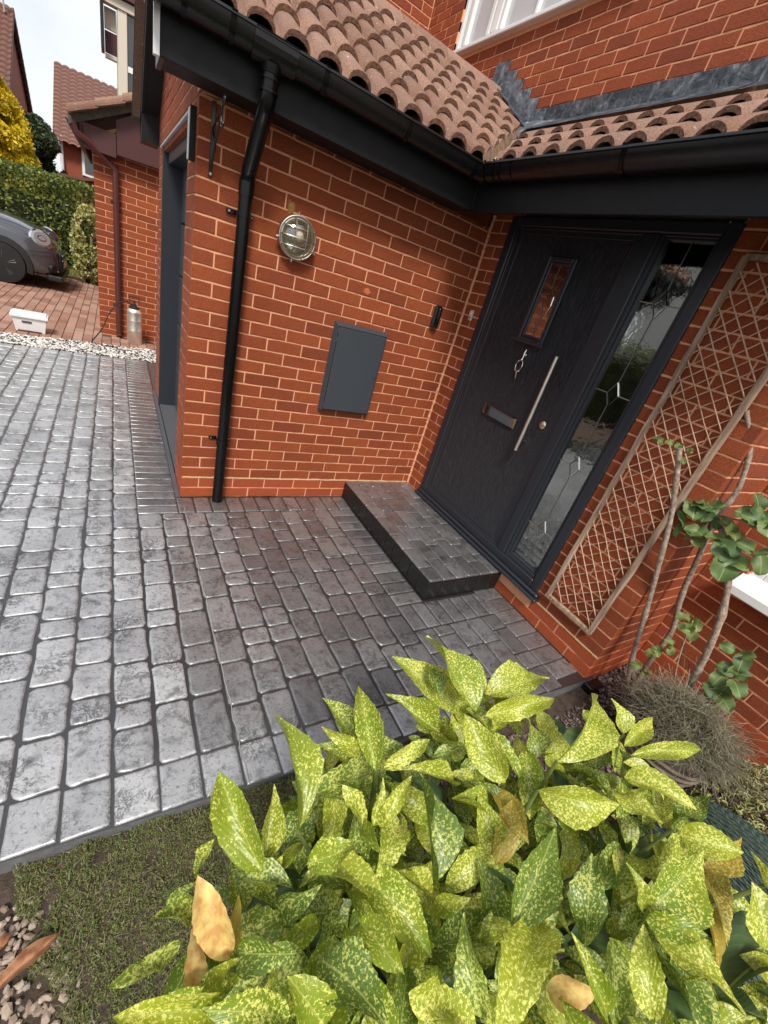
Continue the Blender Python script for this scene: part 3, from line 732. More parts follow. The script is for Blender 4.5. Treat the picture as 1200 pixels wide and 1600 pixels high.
deck = BM(); prism(deck, [(-2.04, RID, roofA(RID) - .004), (MW, RID, roofA(RID) - .004), (MW, 2.58, roofA2(2.58) - .004), (-2.04, 2.58, roofA2(2.58) - .004)], (0, 0, -.02)); obj('roof', deck, M['tile'], garage)
vplane = ((-.40, -.29 + .0, 0), (1, -1, 0))            # keep x - y < const
for r_ in range(7):
    y0 = -.295 + .2085 * r_
    for c_ in range(10):
        x0 = -2.058 + .30 * c_ + (0.0)
        if x0 > MW: continue
        loc = (x0, y0, roofA(y0) + random.uniform(-.001, .002))
        vp = ((-.400 - .055, -.29, 0), (1, -1, 0))
        me, gone = clip_tile(Vector(loc), 0, [(vp[0], vp[1]), ((MW - .012, 0, 0), (1, 0, 0)), ((0, RID + .05, 0), (0, 1, 0))])
        if gone: continue
        tA.add(me or random.choice(_tm), loc, random.uniform(-.004, .004) if me is None else 0, .25, rA)
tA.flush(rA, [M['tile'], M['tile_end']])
# ridge tiles
for k in range(7):
    x0 = -2.06 + .4 * k; x1 = min(x0 + .396, MW - .02)
    if x1 - x0 < .08: continue
    bm = BM(); pr = []
    for a in range(9):
        t_ = (a / 8 - .5) * 2; yy = RID + t_ * .125; zz = roofA(RID) + .088 - abs(t_) ** 1.5 * .115; pr.append((yy, zz))
    ra = [bm.verts.new((x0, y_, z_)) for y_, z_ in pr]; rb = [bm.verts.new((x1, y_, z_ + .001)) for y_, z_ in pr]
    ri = [bm.verts.new((x0, y_, z_ - .02)) for y_, z_ in pr]; rj = [bm.verts.new((x1, y_, z_ - .02)) for y_, z_ in pr]
    for i in range(8):
        bm.faces.new((ra[i], ra[i + 1], rb[i + 1], rb[i])); bm.faces.new((ri[i + 1], ri[i], rj[i], rj[i + 1])); bm.faces.new((ra[i + 1], ra[i], ri[i], ri[i + 1])); bm.faces.new((rb[i], rb[i + 1], rj[i + 1], rj[i]))
    for q in (0, 8): bm.faces.new((ra[q], rb[q], rj[q], ri[q]))
    link('ridge_tile', to_mesh(bm, 'ridge_tile', M['tile']), rA)
def rough_strip(name, path_, w, h, mat, parent, seed=3, seg=5):
    """lumpy mortar bead along a path"""
    bm = BM(); rings = []; pts = [Vector(p) for p in path_]
    for i, p in enumerate(pts):
        d = (pts[min(i + 1, len(pts) - 1)] - pts[max(i - 1, 0)]).normalized(); side = d.cross(Vector((0, 0, 1))).normalized(); up = side.cross(d).normalized()
        ring = []
        for k in range(seg + 1):
            a = math.pi * k / seg; n = 1 + .35 * mnoise.noise(Vector((i * .9 + seed, k * .8, seed)))
            ring.append(bm.verts.new(p + side * math.cos(a) * w * n + up * (math.sin(a) * h * n - .004)))
        rings.append(ring)
    for a, b in zip(rings, rings[1:]):
        for k in range(seg): bm.faces.new((a[k], a[k + 1], b[k + 1], b[k]))
        bm.faces.new((a[-1], a[0], b[0], b[-1]))
    bm.faces.new(rings[0]); bm.faces.new(rings[-1][::-1])
    return link(name, to_mesh(bm, name, mat), parent)
rough_strip('bedding_mortar', [(-2.05 + 2.58 * i / 60, RID - .118, roofA(RID - .118) + .028) for i in range(61)], .022, .028, M['bed'], rA, 5)
# mortared cut edge of the garage tiles along the valley
bm = BM(); n_ = 26; top, bot, mid = [], [], []
for i in range(n_ + 1):
    t_ = i / n_; y_ = -.30 + .93 * t_; x_ = -.452 + (y_ + .29)
    top.append(bm.verts.new((x_ + .004 * mnoise.noise(Vector((i * .9, 0, 0))), y_, roofA(y_) + .058 + .014 * mnoise.noise(Vector((i * .7, 1, 0))))))
    mid.append(bm.verts.new((x_ + .016 + .012 * mnoise.noise(Vector((i * .8, 3, 0))), y_ - .012, roofA(y_) + .020)))
    bot.append(bm.verts.new((x_ + .030 + .014 * mnoise.noise(Vector((i * .6, 2, 0))), y_ - .022, roofA(y_) - .03)))
for i in range(n_):
    bm.faces.new((top[i], mid[i], mid[i + 1], top[i + 1])); bm.faces.new((mid[i], bot[i], bot[i + 1], mid[i + 1]))
bmesh.ops.solidify(bm, geom=list(bm.faces), thickness=.012)
link('bedding_mortar', to_mesh(bm, 'bedding_mortar', M['bed']), rA)
# valley trough
bm = BM(); prism(bm, [(-.44, -.295, roofA(-.29) + .012), (-.375, -.35, roofB(-.375) + .012), (MW - .02, .50, roofB(.50) + .01), (MW - .02, .72, roofA(.68) + .01)], (0, 0, -.01)); obj('valley_lining', bm, M['bed'], garage)
gp.flush(wA, [M['brick'], M['plinth']])

# ================================================================== main house with porch
house = thing('brick_house', (MW, -1, 0), 'two storey red brick house with a tiled porch over its dark front door', 'house')
hp = Pool('brick', 300)
# porch wall round the door (faces the drive)
DY0, DY1 = -.190, -1.575
wP = backing(house, [(.0035, .1, -.185, -.004, 0, 2.22), (.0035, .1, PD + .004, DY1 + .004, 0, 2.22), (.0035, .1, DY1, DY0, 0, .155)])
wall_bricks(hp, wP, (0, 0, 0), -math.pi / 2, .002, 2.062, 0, 30, (.12, .0075), plinth=2, holes=((-DY0, -DY1, .1, 2.4),))
bm = BM()
for i in range(26):
    y0 = -1.28 - .78 * i / 26; y1 = y0 - .78 / 26
    box(bm, -.0006 - random.random() * .0016, .02, y1, y0, .1465 + random.random() * .003, .1565 + random.random() * .004)
obj('damp_course', bm, M['mortar_buff'], wP)
# lumpy mortar in the inner corner
link('corner_mortar', to_mesh(tube(BM(), [(-.001 + .0015 * random.uniform(-1, 1), -.001 + .0015 * random.uniform(-1, 1), .15 + 2.05 * i / 140) for i in range(141)], [.009 + .0055 * random.random() ** 2 for i in range(141)], 8), 'corner_mortar', M['mortar']), wP)
# return wall and recessed wall behind it
wR = backing(house, [(.004, MW + .06, PD + .0035, PD + .1, -.16, 2.35)])
wR.name = 'return_wall'
wall_bricks(hp, wR, (0, PD, 0), 0, 0, MW - .002, -2, 32, (.1125, 0), plinth=2, trim=(.1125, .1125 * 0))
W2Y0, W2Y1, W2Z0, W2Z1 = -2.235, -3.35, .80, 1.95
wM = backing(house, [(MW + .0035, MW + .1, W2Y0 - .0, PD, -.16, 3.0), (MW + .0035, MW + .1, -4.3, W2Y1, -.16, 3.0), (MW + .0035, MW + .1, W2Y1, W2Y0, -.16, W2Z0), (MW + .0035, MW + .1, W2Y1, W2Y0, W2Z1, 3.0)])
wall_bricks(hp, wM, (MW, PD, 0), -math.pi / 2, 0, 2.2, -2, 40, (.05, .1625), plinth=2, holes=((PD - W2Y0, PD - W2Y1, W2Z0 - .02, W2Z1),), keep=lambda s, z: s < 2.3)
# upper wall
U0, U1, UZ0, UZ1 = 2.06, .02, 3.63, 4.75
wU = backing(house, [(MW + .0035, MW + .1, U0, 2.653, 2.2, 5.2), (MW + .0035, MW + .1, -4.3, U1, 2.6, 5.2), (MW + .0035, MW + .1, U1, U0, 2.2, UZ0), (MW + .0035, MW + .1, U1, U0, UZ1, 5.2)])
wU.name = 'upper_wall'
wall_bricks(hp, wU, (MW, 2.65, 2.300), -math.pi / 2, 0, 4.9, 0, 36, (.07, .1825), mat='brick_up', holes=((2.65 - U0, 2.65 - U1, UZ0 - .03, UZ1),),
            keep=lambda s, z: z > 3.045 + .075 * max(0, math.ceil((2.65 - s - .66) / .122)) if 2.65 - s < 1.2 else z > 3.3)
wB = backing(house, [(-1.02, MW + .1, 2.6535, 2.75, 2.3, 5.2)]); wB.name = 'rear_upper_wall'
wall_bricks(hp, wB, (MW - 1.575, 2.65, 2.30), 0, 0, 1.573, 0, 34, (0, .1125), mat='brick_up', keep=lambda s, z: z > 2.9)
n1, n2 = hp.flush(wP, [M['brick'], M['brick_up'], M['plinth']])

def window(parent, x, y0, y1, z0, z1, bars, dirn=-1, fw=.055, sill=True, glassm='window_glass', recess=.02):
    """window in a wall facing -X; y0 > y1"""
    bm = BM(); xf, xb = x + recess, x + recess + .06
    box(bm, xf, xb, y0 - fw, y0, z0, z1, .004); box(bm, xf, xb, y1, y1 + fw, z0, z1, .004)
    box(bm, xf, xb, y1 + fw, y0 - fw, z0, z0 + fw, .004); box(bm, xf, xb, y1 + fw, y0 - fw, z1 - fw, z1, .004)
    w_ = obj('window', bm, M['white'], parent)
    link('pane', to_mesh(B(xf + .030, xf + .036, y1 + fw, y0 - fw, z0 + fw, z1 - fw), 'pane', M[glassm]), w_)
    for (yb, wd, pr) in bars:
        link('glazing_bar', to_mesh(B(xf - .006 * pr, xf + .05, yb - wd / 2, yb + wd / 2, z0 + fw + .001, z1 - fw - .001, .004), 'glazing_bar', M['white']), w_)
    for (za, zb, yb0, yb1) in []: pass
    return w_
# casement sashes: mullion and glazing bars as in the photograph
wU1 = window(house, MW, U0 + .02, U1, UZ0, UZ1, [(1.50, .075, 2), (1.595, .045, 1), (1.43, .03, 1), (1.02, .028, 0), (.60, .075, 2), (1.93, .04, 1)])
link('sill', to_mesh(B(MW - .055, MW + .03, U1 - .05, U0 + .06, UZ0 - .03, UZ0 + .001, .006), 'sill', M['white']), wU1)
wL1 = window(house, MW, W2Y0, W2Y1, W2Z0, W2Z1, [(-2.8, .07, 1)])
bm = BM(); prism(bm, [(MW + .03, W2Y0 + .02, W2Z0 + .02), (MW + .03, W2Y0 + .02, W2Z0 - .055), (MW - .11, W2Y0 + .02, W2Z0 - .085), (MW - .11, W2Y0 + .02, W2Z0 - .045)], (0, W2Y1 - W2Y0 - .04, 0))
link('sill', to_mesh(bm, 'sill', M['white']), wL1)

# lead flashing
bm = BM()
def lead_piece(y0, y1, zt0, zt1, zb):
    n = 16
    for i in range(n):
        ya, yb = y0 + (y1 - y0) * i / n, y0 + (y1 - y0) * (i + 1) / n
        w1, w2 = .004 * mnoise.noise(Vector((ya * 9, 0, 0))), .004 * mnoise.noise(Vector((yb * 9, 0, 0)))
        a = [bm.verts.new(p) for p in ((MW - .006, ya, zt0), (MW - .006, yb, zt1), (MW - .009 + w2, yb, zb + .02), (MW - .009 + w1, ya, zb + .02))]
        c = [bm.verts.new(p) for p in ((MW - .17 + w1 * 3, ya, roofB(MW - .17) + .080 + 2 * w1), (MW - .17 + w2 * 3, yb, roofB(MW - .17) + .080 + 2 * w2))]
        bm.faces.new(a); bm.faces.new((a[3], a[2], c[1], c[0]))
ZL = 3.048
lead_piece(.52, -.98, ZL, ZL, 2.935); lead_piece(-1.0, -2.35, ZL - .001, ZL - .001, 2.935)
bmesh.ops.solidify(bm, geom=list(bm.faces), thickness=.004)
obj('lead_flashing', bm, M['lead'], house)
obj('flashing_lap', rake(MW - .016, MW - .008, -.996, -.985, .0, .12, lambda y: 2.93), M['lead'], house)
for k in range(6):          # stepped flashing up the garage roof slope
    ya, yb = .52 + .122 * k, .52 + .122 * (k + 1) + .012; zt = ZL + .075 * (k + (0 if k else 0)); j_ = .004 * (k % 2)
    bm = BM(); prism(bm, [(MW - .005 - j_, ya - .03, zt - .004), (MW - .005 - j_, yb, zt + .006), (MW - .005 - j_, yb + .02, roofA(yb) + .03), (MW - .005 - j_, ya - .03, roofA(ya) - .03)], (-.004, 0, 0))
    link('lead_step', to_mesh(bm, 'lead_step', M['lead']), house)
bm = BM(); n_ = 20; A_, B_, C_ = [], [], []
for i in range(n_ + 1):
    y_ = .47 + .72 * i / n_; w1 = .006 * mnoise.noise(Vector((y_ * 14, 3, 0)))
    A_.append(bm.verts.new((MW - .016, y_, roofA(y_) + .13))); B_.append(bm.verts.new((MW - .028 + w1, y_, roofA(y_) + .085))); C_.append(bm.verts.new((MW - .085 + w1 * 2, y_, roofA(y_) + .082 + w1)))
for i in range(n_):
    bm.faces.new((A_[i], A_[i + 1], B_[i + 1], B_[i])); bm.faces.new((B_[i], B_[i + 1], C_[i + 1], C_[i]))
bmesh.ops.solidify(bm, geom=list(bm.faces), thickness=.004); obj('lead_flashing', bm, M['lead'], house)
bm = BM(); prism(bm, [(.25, .30, roofA(.30) + .03), (MW - .01, .30, roofB(MW - .01) + .075), (MW - .01, .66, roofA(.66) + .10), (.44, .62, roofA(.62) + .03)], (0, 0, .006))
obj('lead_flashing', bm, M['lead'], house)

# porch roof
PE = -2.30
bm = BM(); prism(bm, [(-.38, PE, roofB(-.38) - .004), (-.38, -.36, roofB(-.38) - .004), (MW - .01, .52, roofB(MW - .01) - .004), (MW - .01, PE, roofB(MW - .01) - .004)], (0, 0, -.02))
rB = obj('porch_roof', bm, M['rubber'], house)  # deck near-black too, carrying the shade beneath the tile rolls
tB = Pool('roof_tile')
for r_ in range(3):
    x0 = -.408 + .268 * r_
    for c_ in range(9):
        y0 = -.455 + .075 + .30 * 2 - .30 * c_ + (.0)
        loc = (x0, y0, roofB(x0) + random.uniform(-.001, .002)); rz = -math.pi / 2
        me, gone = clip_tile(Vector(loc), rz, [((-.40, -.345, 0), (-1, 1, 0)), ((MW - .03, 0, 0), (1, 0, 0))])
        if gone or y0 < PE: continue
        tB.add(me or random.choice(_tm), loc, rz, .25, rB)
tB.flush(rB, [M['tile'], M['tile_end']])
obj('fascia', B(-.371, -.350, PE, -.2205, SOF - .012, 2.31, .002), M['fascia'], house)
obj('soffit', B(-.349, -.001, PE, -.001, 2.215, 2.225), M['fascia'], house)
obj('porch_end_board', B(-.36, MW, PE - .002, PE + .02, 2.12, 2.33), M['fascia'], house)
obj('fascia_joint_cover', B(-.374, -.3495, -.66, -.62, SOF - .015, 2.2, .001), M['fascia'], house)

# ---- front door
A_m = M['anthracite']
FX0, FX1 = -.012, .055
bm = BM()
box(bm, FX0, FX1, -.262, -.19, .205, 2.20, .006)                      # left jamb
box(bm, FX0, FX1, -1.575, -1.515, .205, 2.20, .006)                    # right jamb
box(bm, FX0, FX1, -1.514, -.263, 2.145, 2.199, .006)                   # head
box(bm, FX0, FX1, -1.514, -.263, .206, .262, .006)                     # bottom rail
box(bm, FX0 + .001, FX1, -1.235, -1.165, .263, 2.144, .006)              # mullion
door = obj('front_door', bm, A_m, house)
bm = BM(); box(bm, -.048, FX1, -1.613, -.182, .158, .178, .006); box(bm, -.030, FX1, -1.60, -.188, .179, .204, .008)
link('threshold', to_mesh(bm, 'threshold', A_m), door)
bm = BM(); box(bm, .006, .05, -1.160, -.270, .270, 2.140, .004)
link('door_leaf', to_mesh(bm, 'door_leaf', M['door']), door)
bm = BM()                                                     # stepped rebate mouldings round the leaf and sidelight
for (ya, yb, za, zb, w_, x0_) in ((-1.164, -.263, .263, 2.144, .018, -.004), (-1.164, -.263, .263, 2.144, .060, .0035)):
    box(bm, x0_, .02, yb - w_, yb, za, zb, .003); box(bm, x0_, .02, ya, ya + w_, za, zb, .003); box(bm, x0_, .02, ya + w_, yb - w_, za, za + w_ * .6, .003); box(bm, x0_, .02, ya + w_, yb - w_, zb - w_ * .6, zb, .003)
link('door_moulding', to_mesh(bm, 'door_moulding', A_m), door)
bm = BM()
for w_, x0_, y0_, y1_, z0_, z1_ in ((.024, -.004, -1.514, -1.236, .263, 2.144), (.030, .006, -1.506, -1.244, .271, 2.136)):
    box(bm, x0_, .03, y1_ - w_, y1_, z0_, z1_, .003); box(bm, x0_, .03, y0_, y0_ + w_ * .45, z0_, z1_, .003); box(bm, x0_, .03, y0_ + w_ * .45, y1_ - w_, z0_, z0_ + w_, .003); box(bm, x0_, .03, y0_ + w_ * .45, y1_ - w_, z1_ - w_ * .4, z1_, .003)
link('glazing_bead', to_mesh(bm, 'glazing_bead', A_m), door)
def ring_frame(y0, y1, z0, z1, w_, xa, xb, bev=.003):
    bm = BM(); box(bm, xa, xb, y0, y0 + w_, z0, z1, bev); box(bm, xa, xb, y1 - w_, y1, z0, z1, bev)
    box(bm, xa, xb, y0 + w_, y1 - w_, z0, z0 + w_, bev); box(bm, xa, xb, y0 + w_, y1 - w_, z1 - w_, z1, bev); return bm
gl_s = link('glass_pane', to_mesh(B(.026, .030, -1.506, -1.26, .285, 2.14), 'glass_pane', M['glass']), door)
LD = 'lead_came'
def lead_line(pts, r_=.0026, mat='galv'): link(LD, to_mesh(tube(BM(), pts, r_, 5), LD, M[mat]), door)
lead_c = plastic('grey_lead_came', (.09, .09, .09), .4)
M['came'] = lead_c
yc = -1.384
zs = [.551, .989, 1.418, 1.860]; dw, dh = .034, .062
prev = .285
for zc in zs:
    lead_line([(.025, yc, prev), (.025, yc, zc - dh)], .0028, 'came'); prev = zc + dh
    dd = [(.024, yc, zc - dh), (.024, yc + dw, zc - .022), (.024, yc + dw, zc + .022), (.024, yc, zc + dh), (.024, yc - dw, zc + .022), (.024, yc - dw, zc - .022)]
    dd = [(.024, yc - dw * .1, zc - dh), (.024, yc + dw, zc), (.024, yc + dw * .1, zc + dh), (.024, yc - dw, zc)]
    for a, b, m_ in ((0, 1, 'came'), (1, 2, 'came'), (2, 3, 'chrome'), (3, 0, 'chrome')): lead_line([dd[a], dd[b]], .0032, m_)
    lead_line([(.024, yc + dw, zc), (.024, -1.262, zc)], .0024, 'galv'); lead_line([(.024, yc - dw, zc), (.024, -1.504, zc)], .0024, 'galv')
lead_line([(.025, yc, prev), (.025, yc, 2.138)], .0028, 'came')
# small slit window in the leaf
link('window_surround', to_mesh(ring_frame(-.832, -.614, 1.528, 2.004, .026, -.016, .010, .005), 'window_surround', A_m), door)
link('window_surround', to_mesh(ring_frame(-.806, -.640, 1.554, 1.978, .016, -.007, .010, .004), 'window_surround', A_m), door)
link('window_surround', to_mesh(B(-.026, -.0165, -.848, -.598, 1.519, 1.540, .003), 'window_surround', A_m), door)
link('glass_pane', to_mesh(B(.001, .0035, -.789, -.657, 1.571, 1.962), 'glass_pane', M['glass']), door)
lead_line([(-.001, -.723, 1.845), (-.001, -.723, 1.96)], .002, 'came'); lead_line([(-.001, -.725, 1.575), (-.001, -.725, 1.70)], .002, 'came')
lead_line([(-.001, -.765, 1.80), (-.001, -.768, 1.75), (-.001, -.755, 1.70)], .0035, 'chrome'); lead_line([(-.001, -.725, 1.845), (-.001, -.765, 1.80)], .002, 'came'); lead_line([(-.001, -.69, 1.76), (-.001, -.725, 1.70)], .003, 'came')
# pull bar
bh = link('pull_handle', to_mesh(tube(BM(), [(-.052, -1.008, .918), (-.052, -1.008, 1.506)], .0105, 16), 'pull_handle', M['steel'], True), door)
for zz in (.985, 1.44): link('handle_post', to_mesh(tube(BM(), [(-.046, -1.008, zz), (.006, -1.008, zz)], .0072, 12), 'handle_post', M['chrome'], True), door)
bm = BM(); lathe(bm, [(.024, -.006), (.026, .0), (.025, .004), (.017, .009), (.014, .011)], (.0055, -1.074, 1.121), 24, '-Y')
bmesh.ops.rotate(bm, cent=(.0055, -1.074, 1.121), matrix=Matrix.Rotation(-math.pi / 2, 3, 'Z'), verts=bm.verts)
link('lock', to_mesh(bm, 'lock', M['brass'], True), door)
link('lock_cylinder', to_mesh(B(-.0085, .0, -1.0765, -1.0715, 1.110, 1.132, .001), 'lock_cylinder', M['chrome']), door)
link('letter_plate', to_mesh(B(-.0085, .006, -.878, -.560, 1.012, 1.082, .006), 'letter_plate', M['chrome']), door)
link('letter_flap', to_mesh(B(-.0125, -.0086, -.862, -.576, 1.022, 1.074, .003), 'letter_flap', M['chrome']), door)
# knocker
ky = -.728
link('knocker_plate', to_mesh(lathe(BM(), [(.010, -.004), (.010, .006), (.007, .009)], (.006, ky, 1.455), 14, 'X'), 'knocker_plate', M['chrome'], True), door)
bm = BM(); tube(bm, [(-.004, ky, 1.487), (-.010, ky, 1.465), (-.008, ky, 1.44), (-.012, ky, 1.42)], [.0035, .006, .0045, .008], 10); link('knocker_finial', to_mesh(bm, 'knocker_finial', M['chrome'], True), door)
pts = [(-.012 - .006 * math.sin(a / 20 * math.pi), ky + .026 * math.sin(2 * math.pi * a / 20) * (1.0), 1.386 + .036 * math.cos(2 * math.pi * a / 20)) for a in range(20)]
link('knocker_ring', to_mesh(tube(BM(), pts, [.0035 + .003 * (1 if 7 < a < 13 else 0) for a in range(20)], 10, closed=True), 'knocker_ring', M['chrome'], True), door)
bm = BM(); tube(bm, [(-.012, ky, 1.352), (-.010, ky, 1.336), (-.006, ky, 1.318), (-.003, ky, 1.303)], [.009, .0065, .004, .003], 10); link('knocker_drop', to_mesh(bm, 'knocker_drop', M['chrome'], True), door)
# hall seen through the glass
bm = BM(); box(bm, .9, .92, -1.9, .2, .18, 2.25); box(bm, .12, .9, -1.9, -1.88, .18, 2.25); box(bm, .12, .9, .18, .2, .18, 2.25); box(bm, .12, .9, -1.88, .18, 2.23, 2.25); box(bm, .12, .9, -1.88, .18, .16, .18)
obj('hall_lining', bm, M['interior'], house)

# ================================================================== gutter and drainpipe
def sweep(path_, prof, closed_prof=False):
    """mitred sweep of a vertical profile (out, z) along a horizontal path; 'out' points to the right of travel"""
    bm = BM(); rings = []; P_ = [Vector(p) for p in path_]; n = len(P_)
    for i, p in enumerate(P_):
        d0 = (P_[i] - P_[i - 1]).normalized() if i else (P_[1] - P_[0]).normalized()
        d1 = (P_[i + 1] - P_[i]).normalized() if i < n - 1 else d0
        r0, r1 = Vector((d0.y, -d0.x, 0)), Vector((d1.y, -d1.x, 0)); m = (r0 + r1).normalized(); k = 1 / max(.3, m.dot(r0))
        rings.append([bm.verts.new(p + m * k * o + Vector((0, 0, z))) for o, z in prof])
    m_ = len(prof)
    for a, b in zip(rings, rings[1:]):
        for i in range(m_ if closed_prof else m_ - 1): bm.faces.new((a[i], a[(i + 1) % m_], b[(i + 1) % m_], b[i]))
    if closed_prof: bm.faces.new(rings[0]); bm.faces.new(rings[-1][::-1])
    return bm
GR, GT = .056, 2.312
outer = [(-GR, .004)] + [(-GR * math.cos(math.pi * k / 12), -GR * 1.0 * math.sin(math.pi * k / 12)) for k in range(13)] + [(GR, .004), (GR + .006, .004), (GR + .006, -.008)]
ringp = [(-GR, 0)] + [(-GR * math.cos(math.pi * k / 12), -GR * math.sin(math.pi * k / 12)) for k in range(1, 12)] + [(GR, 0), (GR + .005, .005), (GR + .009, 0)]
prof = [(-(GR) * math.cos(math.pi * k / 12), -GR * 1.4 * math.sin(math.pi * k / 12)) for k in range(13)] + [(GR + .005, .003), (GR + .007, -.006), (GR + .003, -.008)] + [(-(GR - .004) * math.cos(math.pi * k / 12), .0005 - (GR - .004) * 1.4 * math.sin(math.pi * k / 12)) for k in range(12, -1, -1)]
GY, GXX = -.277, -.407
gut = thing('gutter', (-.42, -.29, GT), 'black half round gutter running along both tiled roofs and round their inner corner', 'gutter')
g0 = (-2.075, GY, GT + .006)
obj('channel', sweep([g0, (GXX, GY, GT), (GXX, PE + .03, GT)], prof, True), M['black'], gut, smooth=True)
obj('stop_end', B(-2.083, -2.0755, GY - .060, GY + .056, GT - .080, GT + .010, .002), M['black'], gut)
clipp = [(-(GR + .0035) * math.cos(math.pi * k / 12), -(GR + .0035) * 1.39 * math.sin(math.pi * k / 12)) for k in range(13)] + [(GR + .011, .008), (GR + .004, .010)] + [(-(GR + .001) * math.cos(math.pi * k / 12), -(GR + .001) * 1.4 * math.sin(math.pi * k / 12)) for k in range(12, -1, -1)]
for xx, w_ in ((-1.96, .02), (-1.79, .022), (-1.40, .022), (-.95, .02), (-.50, .022)):
    obj('gutter_clip', sweep([(xx - w_ / 2, GY, GT + .002), (xx + w_ / 2, GY, GT + .002)], clipp, True), M['pipe'], gut, smooth=True)
for yy, w_ in ((-.345, .010), (-.42, .014), (-.47, .006), (-.56, .010), (-1.22, .022), (-1.95, .022)):
    obj('gutter_clip', sweep([(GXX, yy + w_ / 2, GT), (GXX, yy - w_ / 2, GT)], clipp, True), M['pipe'], gut, smooth=True)
obj('gutter_clip', sweep([(GXX - .09, GY, GT), (GXX - .08, GY, GT)], clipp, True), M['pipe'], gut, smooth=True)
bm = sweep([(-1.71, GY, GT - .001), (-1.53, GY, GT - .001)], clipp, True); obj('outlet', bm, M['black'], gut)
obj('outlet_spigot', tube(BM(), [(-1.622, GY, GT - .070), (-1.622, GY, GT - .10)], [.044, .036], 20), M['black'], gut, smooth=True)

px = -1.628
pipe = thing('drainpipe', (px, -.055, 0), 'glossy black round drainpipe with offset bend at the left end of the garage wall', 'drainpipe')
PR = .0335
def cyl(name, pts, r_, m_, par, seg=20): return obj(name, tube(BM(), pts, r_, seg), m_, par, smooth=True)
cyl('pipe', [(px, -.055, .000), (px, -.055, 1.84)], PR, M['pipe'], pipe)
cyl('pipe', [(px, -.055, 1.80), (px + .001, -.056, 1.86), (px + .002, -.075, 1.90), (px + .003, -.225, 2.06), (px + .004, -.262, 2.10), (px + .005, GY, 2.14), (px + .005, GY, 2.21)], PR + .002, M['pipe'], pipe)
for z0, z1, yy in ((2.152, 2.160, GY), (2.192, 2.200, GY)): cyl('collar', [(px + .005, yy, z0), (px + .005, yy, z1)], PR + .007, M['pipe'], pipe)
cyl('collar', [(px, -.055, 1.785), (px, -.055, 1.845)], PR + .0045, M['pipe'], pipe)
cyl('collar', [(px, -.055, .425), (px, -.055, .44)], PR + .0045, M['pipe'], pipe)
for z_ in (.452, 1.705):
    bm = BM(); tube(bm, [(px, -.055, z_ - .011), (px, -.055, z_ + .011)], PR + .0045, 20)
    box(bm, px - .078, px - .03, -.012, -.0022, z_ - .010, z_ + .010, .002); box(bm, px + .03, px + .055, -.012, -.0022, z_ - .010, z_ + .010, .002)
    cl = obj('pipe_clip', bm, M['pipe'], pipe)
    for xx in (px - .066, px + .046): link('screw', to_mesh(tube(BM(), [(xx, -.016, z_), (xx, -.009, z_)], .0055, 10), 'screw', M['galv']), cl)

# ================================================================== things on the walls
mx0, mx1, mz0, mz1 = -.9986, -.5975, .7195, 1.319
mb = thing('meter_cabinet', (-.798, -.02, .72), 'grey plastic utility meter cabinet with a hinged door on the garage wall', 'meter box')
bm = BM(); prism(bm, [(mx0, -.002, mz0), (mx1, -.002, mz0), (mx1, -.002, mz1), (mx0, -.002, mz1)], (0, -.001, 0)); 
a = [bm.verts.new(p) for p in ((mx0, -.003, mz0), (mx1, -.003, mz0), (mx1, -.003, mz1), (mx0, -.003, mz1))]
b = [bm.verts.new(p) for p in ((mx0 + .012, -.040, mz0 + .012), (mx1 - .012, -.040, mz0 + .012), (mx1 - .012, -.040, mz1 - .022), (mx0 + .012, -.040, mz1 - .022))]
bm.faces.new(b)
for i in range(4): bm.faces.new((a[i], a[(i + 1) % 4], b[(i + 1) % 4], b[i]))
obj('cabinet', bm, M['meter'], mb)
obj('door_gap_shade', B(mx0 + .0185, mx1 - .0155, -.0416, -.0402, mz0 + .0145, mz1 - .0245), M['rubber'], mb)  # black sheet behind the door, painting the shade in its edge gap
md = obj('door', B(mx0 + .024, mx1 - .020, -.0475, -.0405, mz0 + .020, mz1 - .030, .003), M['meter'], mb)
bm = BM()
for z_ in (mz0 + .035, mz1 - .065, mz1 - .12): box(bm, mx0 + .017, mx0 + .023, -.046, -.040, z_, z_ + .035 if z_ < 1 else z_ + .03, .001)
link('hinge', to_mesh(bm, 'hinge', M['meter']), md)
link('lock', to_mesh(tube(BM(), [(mx1 - .036, -.0489, 1.004), (mx1 - .036, -.046, 1.004)], .0085, 16), 'lock', M['rubber']), md)
link('lock_pin', to_mesh(tube(BM(), [(mx1 - .036, -.0505, 1.004), (mx1 - .036, -.0485, 1.004)], .003, 8), 'lock_pin', M['steel']), md)
bm = BM(); cx, cz = mx1 - .046, mz0 + .050
tube(bm, [(cx + .011 * math.cos(a * .3927), -.0478, cz + .011 * math.sin(a * .3927)) for a in range(16)], .0012, 5, closed=True)
for a_, b_ in (((-.004, .006), (-.004, -.004)), ((-.004, -.004), (.004, .001)), ((.004, .001), (.002, -.007))): tube(bm, [(cx + a_[0], -.0478, cz + a_[1]), (cx + b_[0], -.0478, cz + b_[1])], .0012, 5)
link('embossed_mark', to_mesh(bm, 'embossed_mark', M['meter']), md)

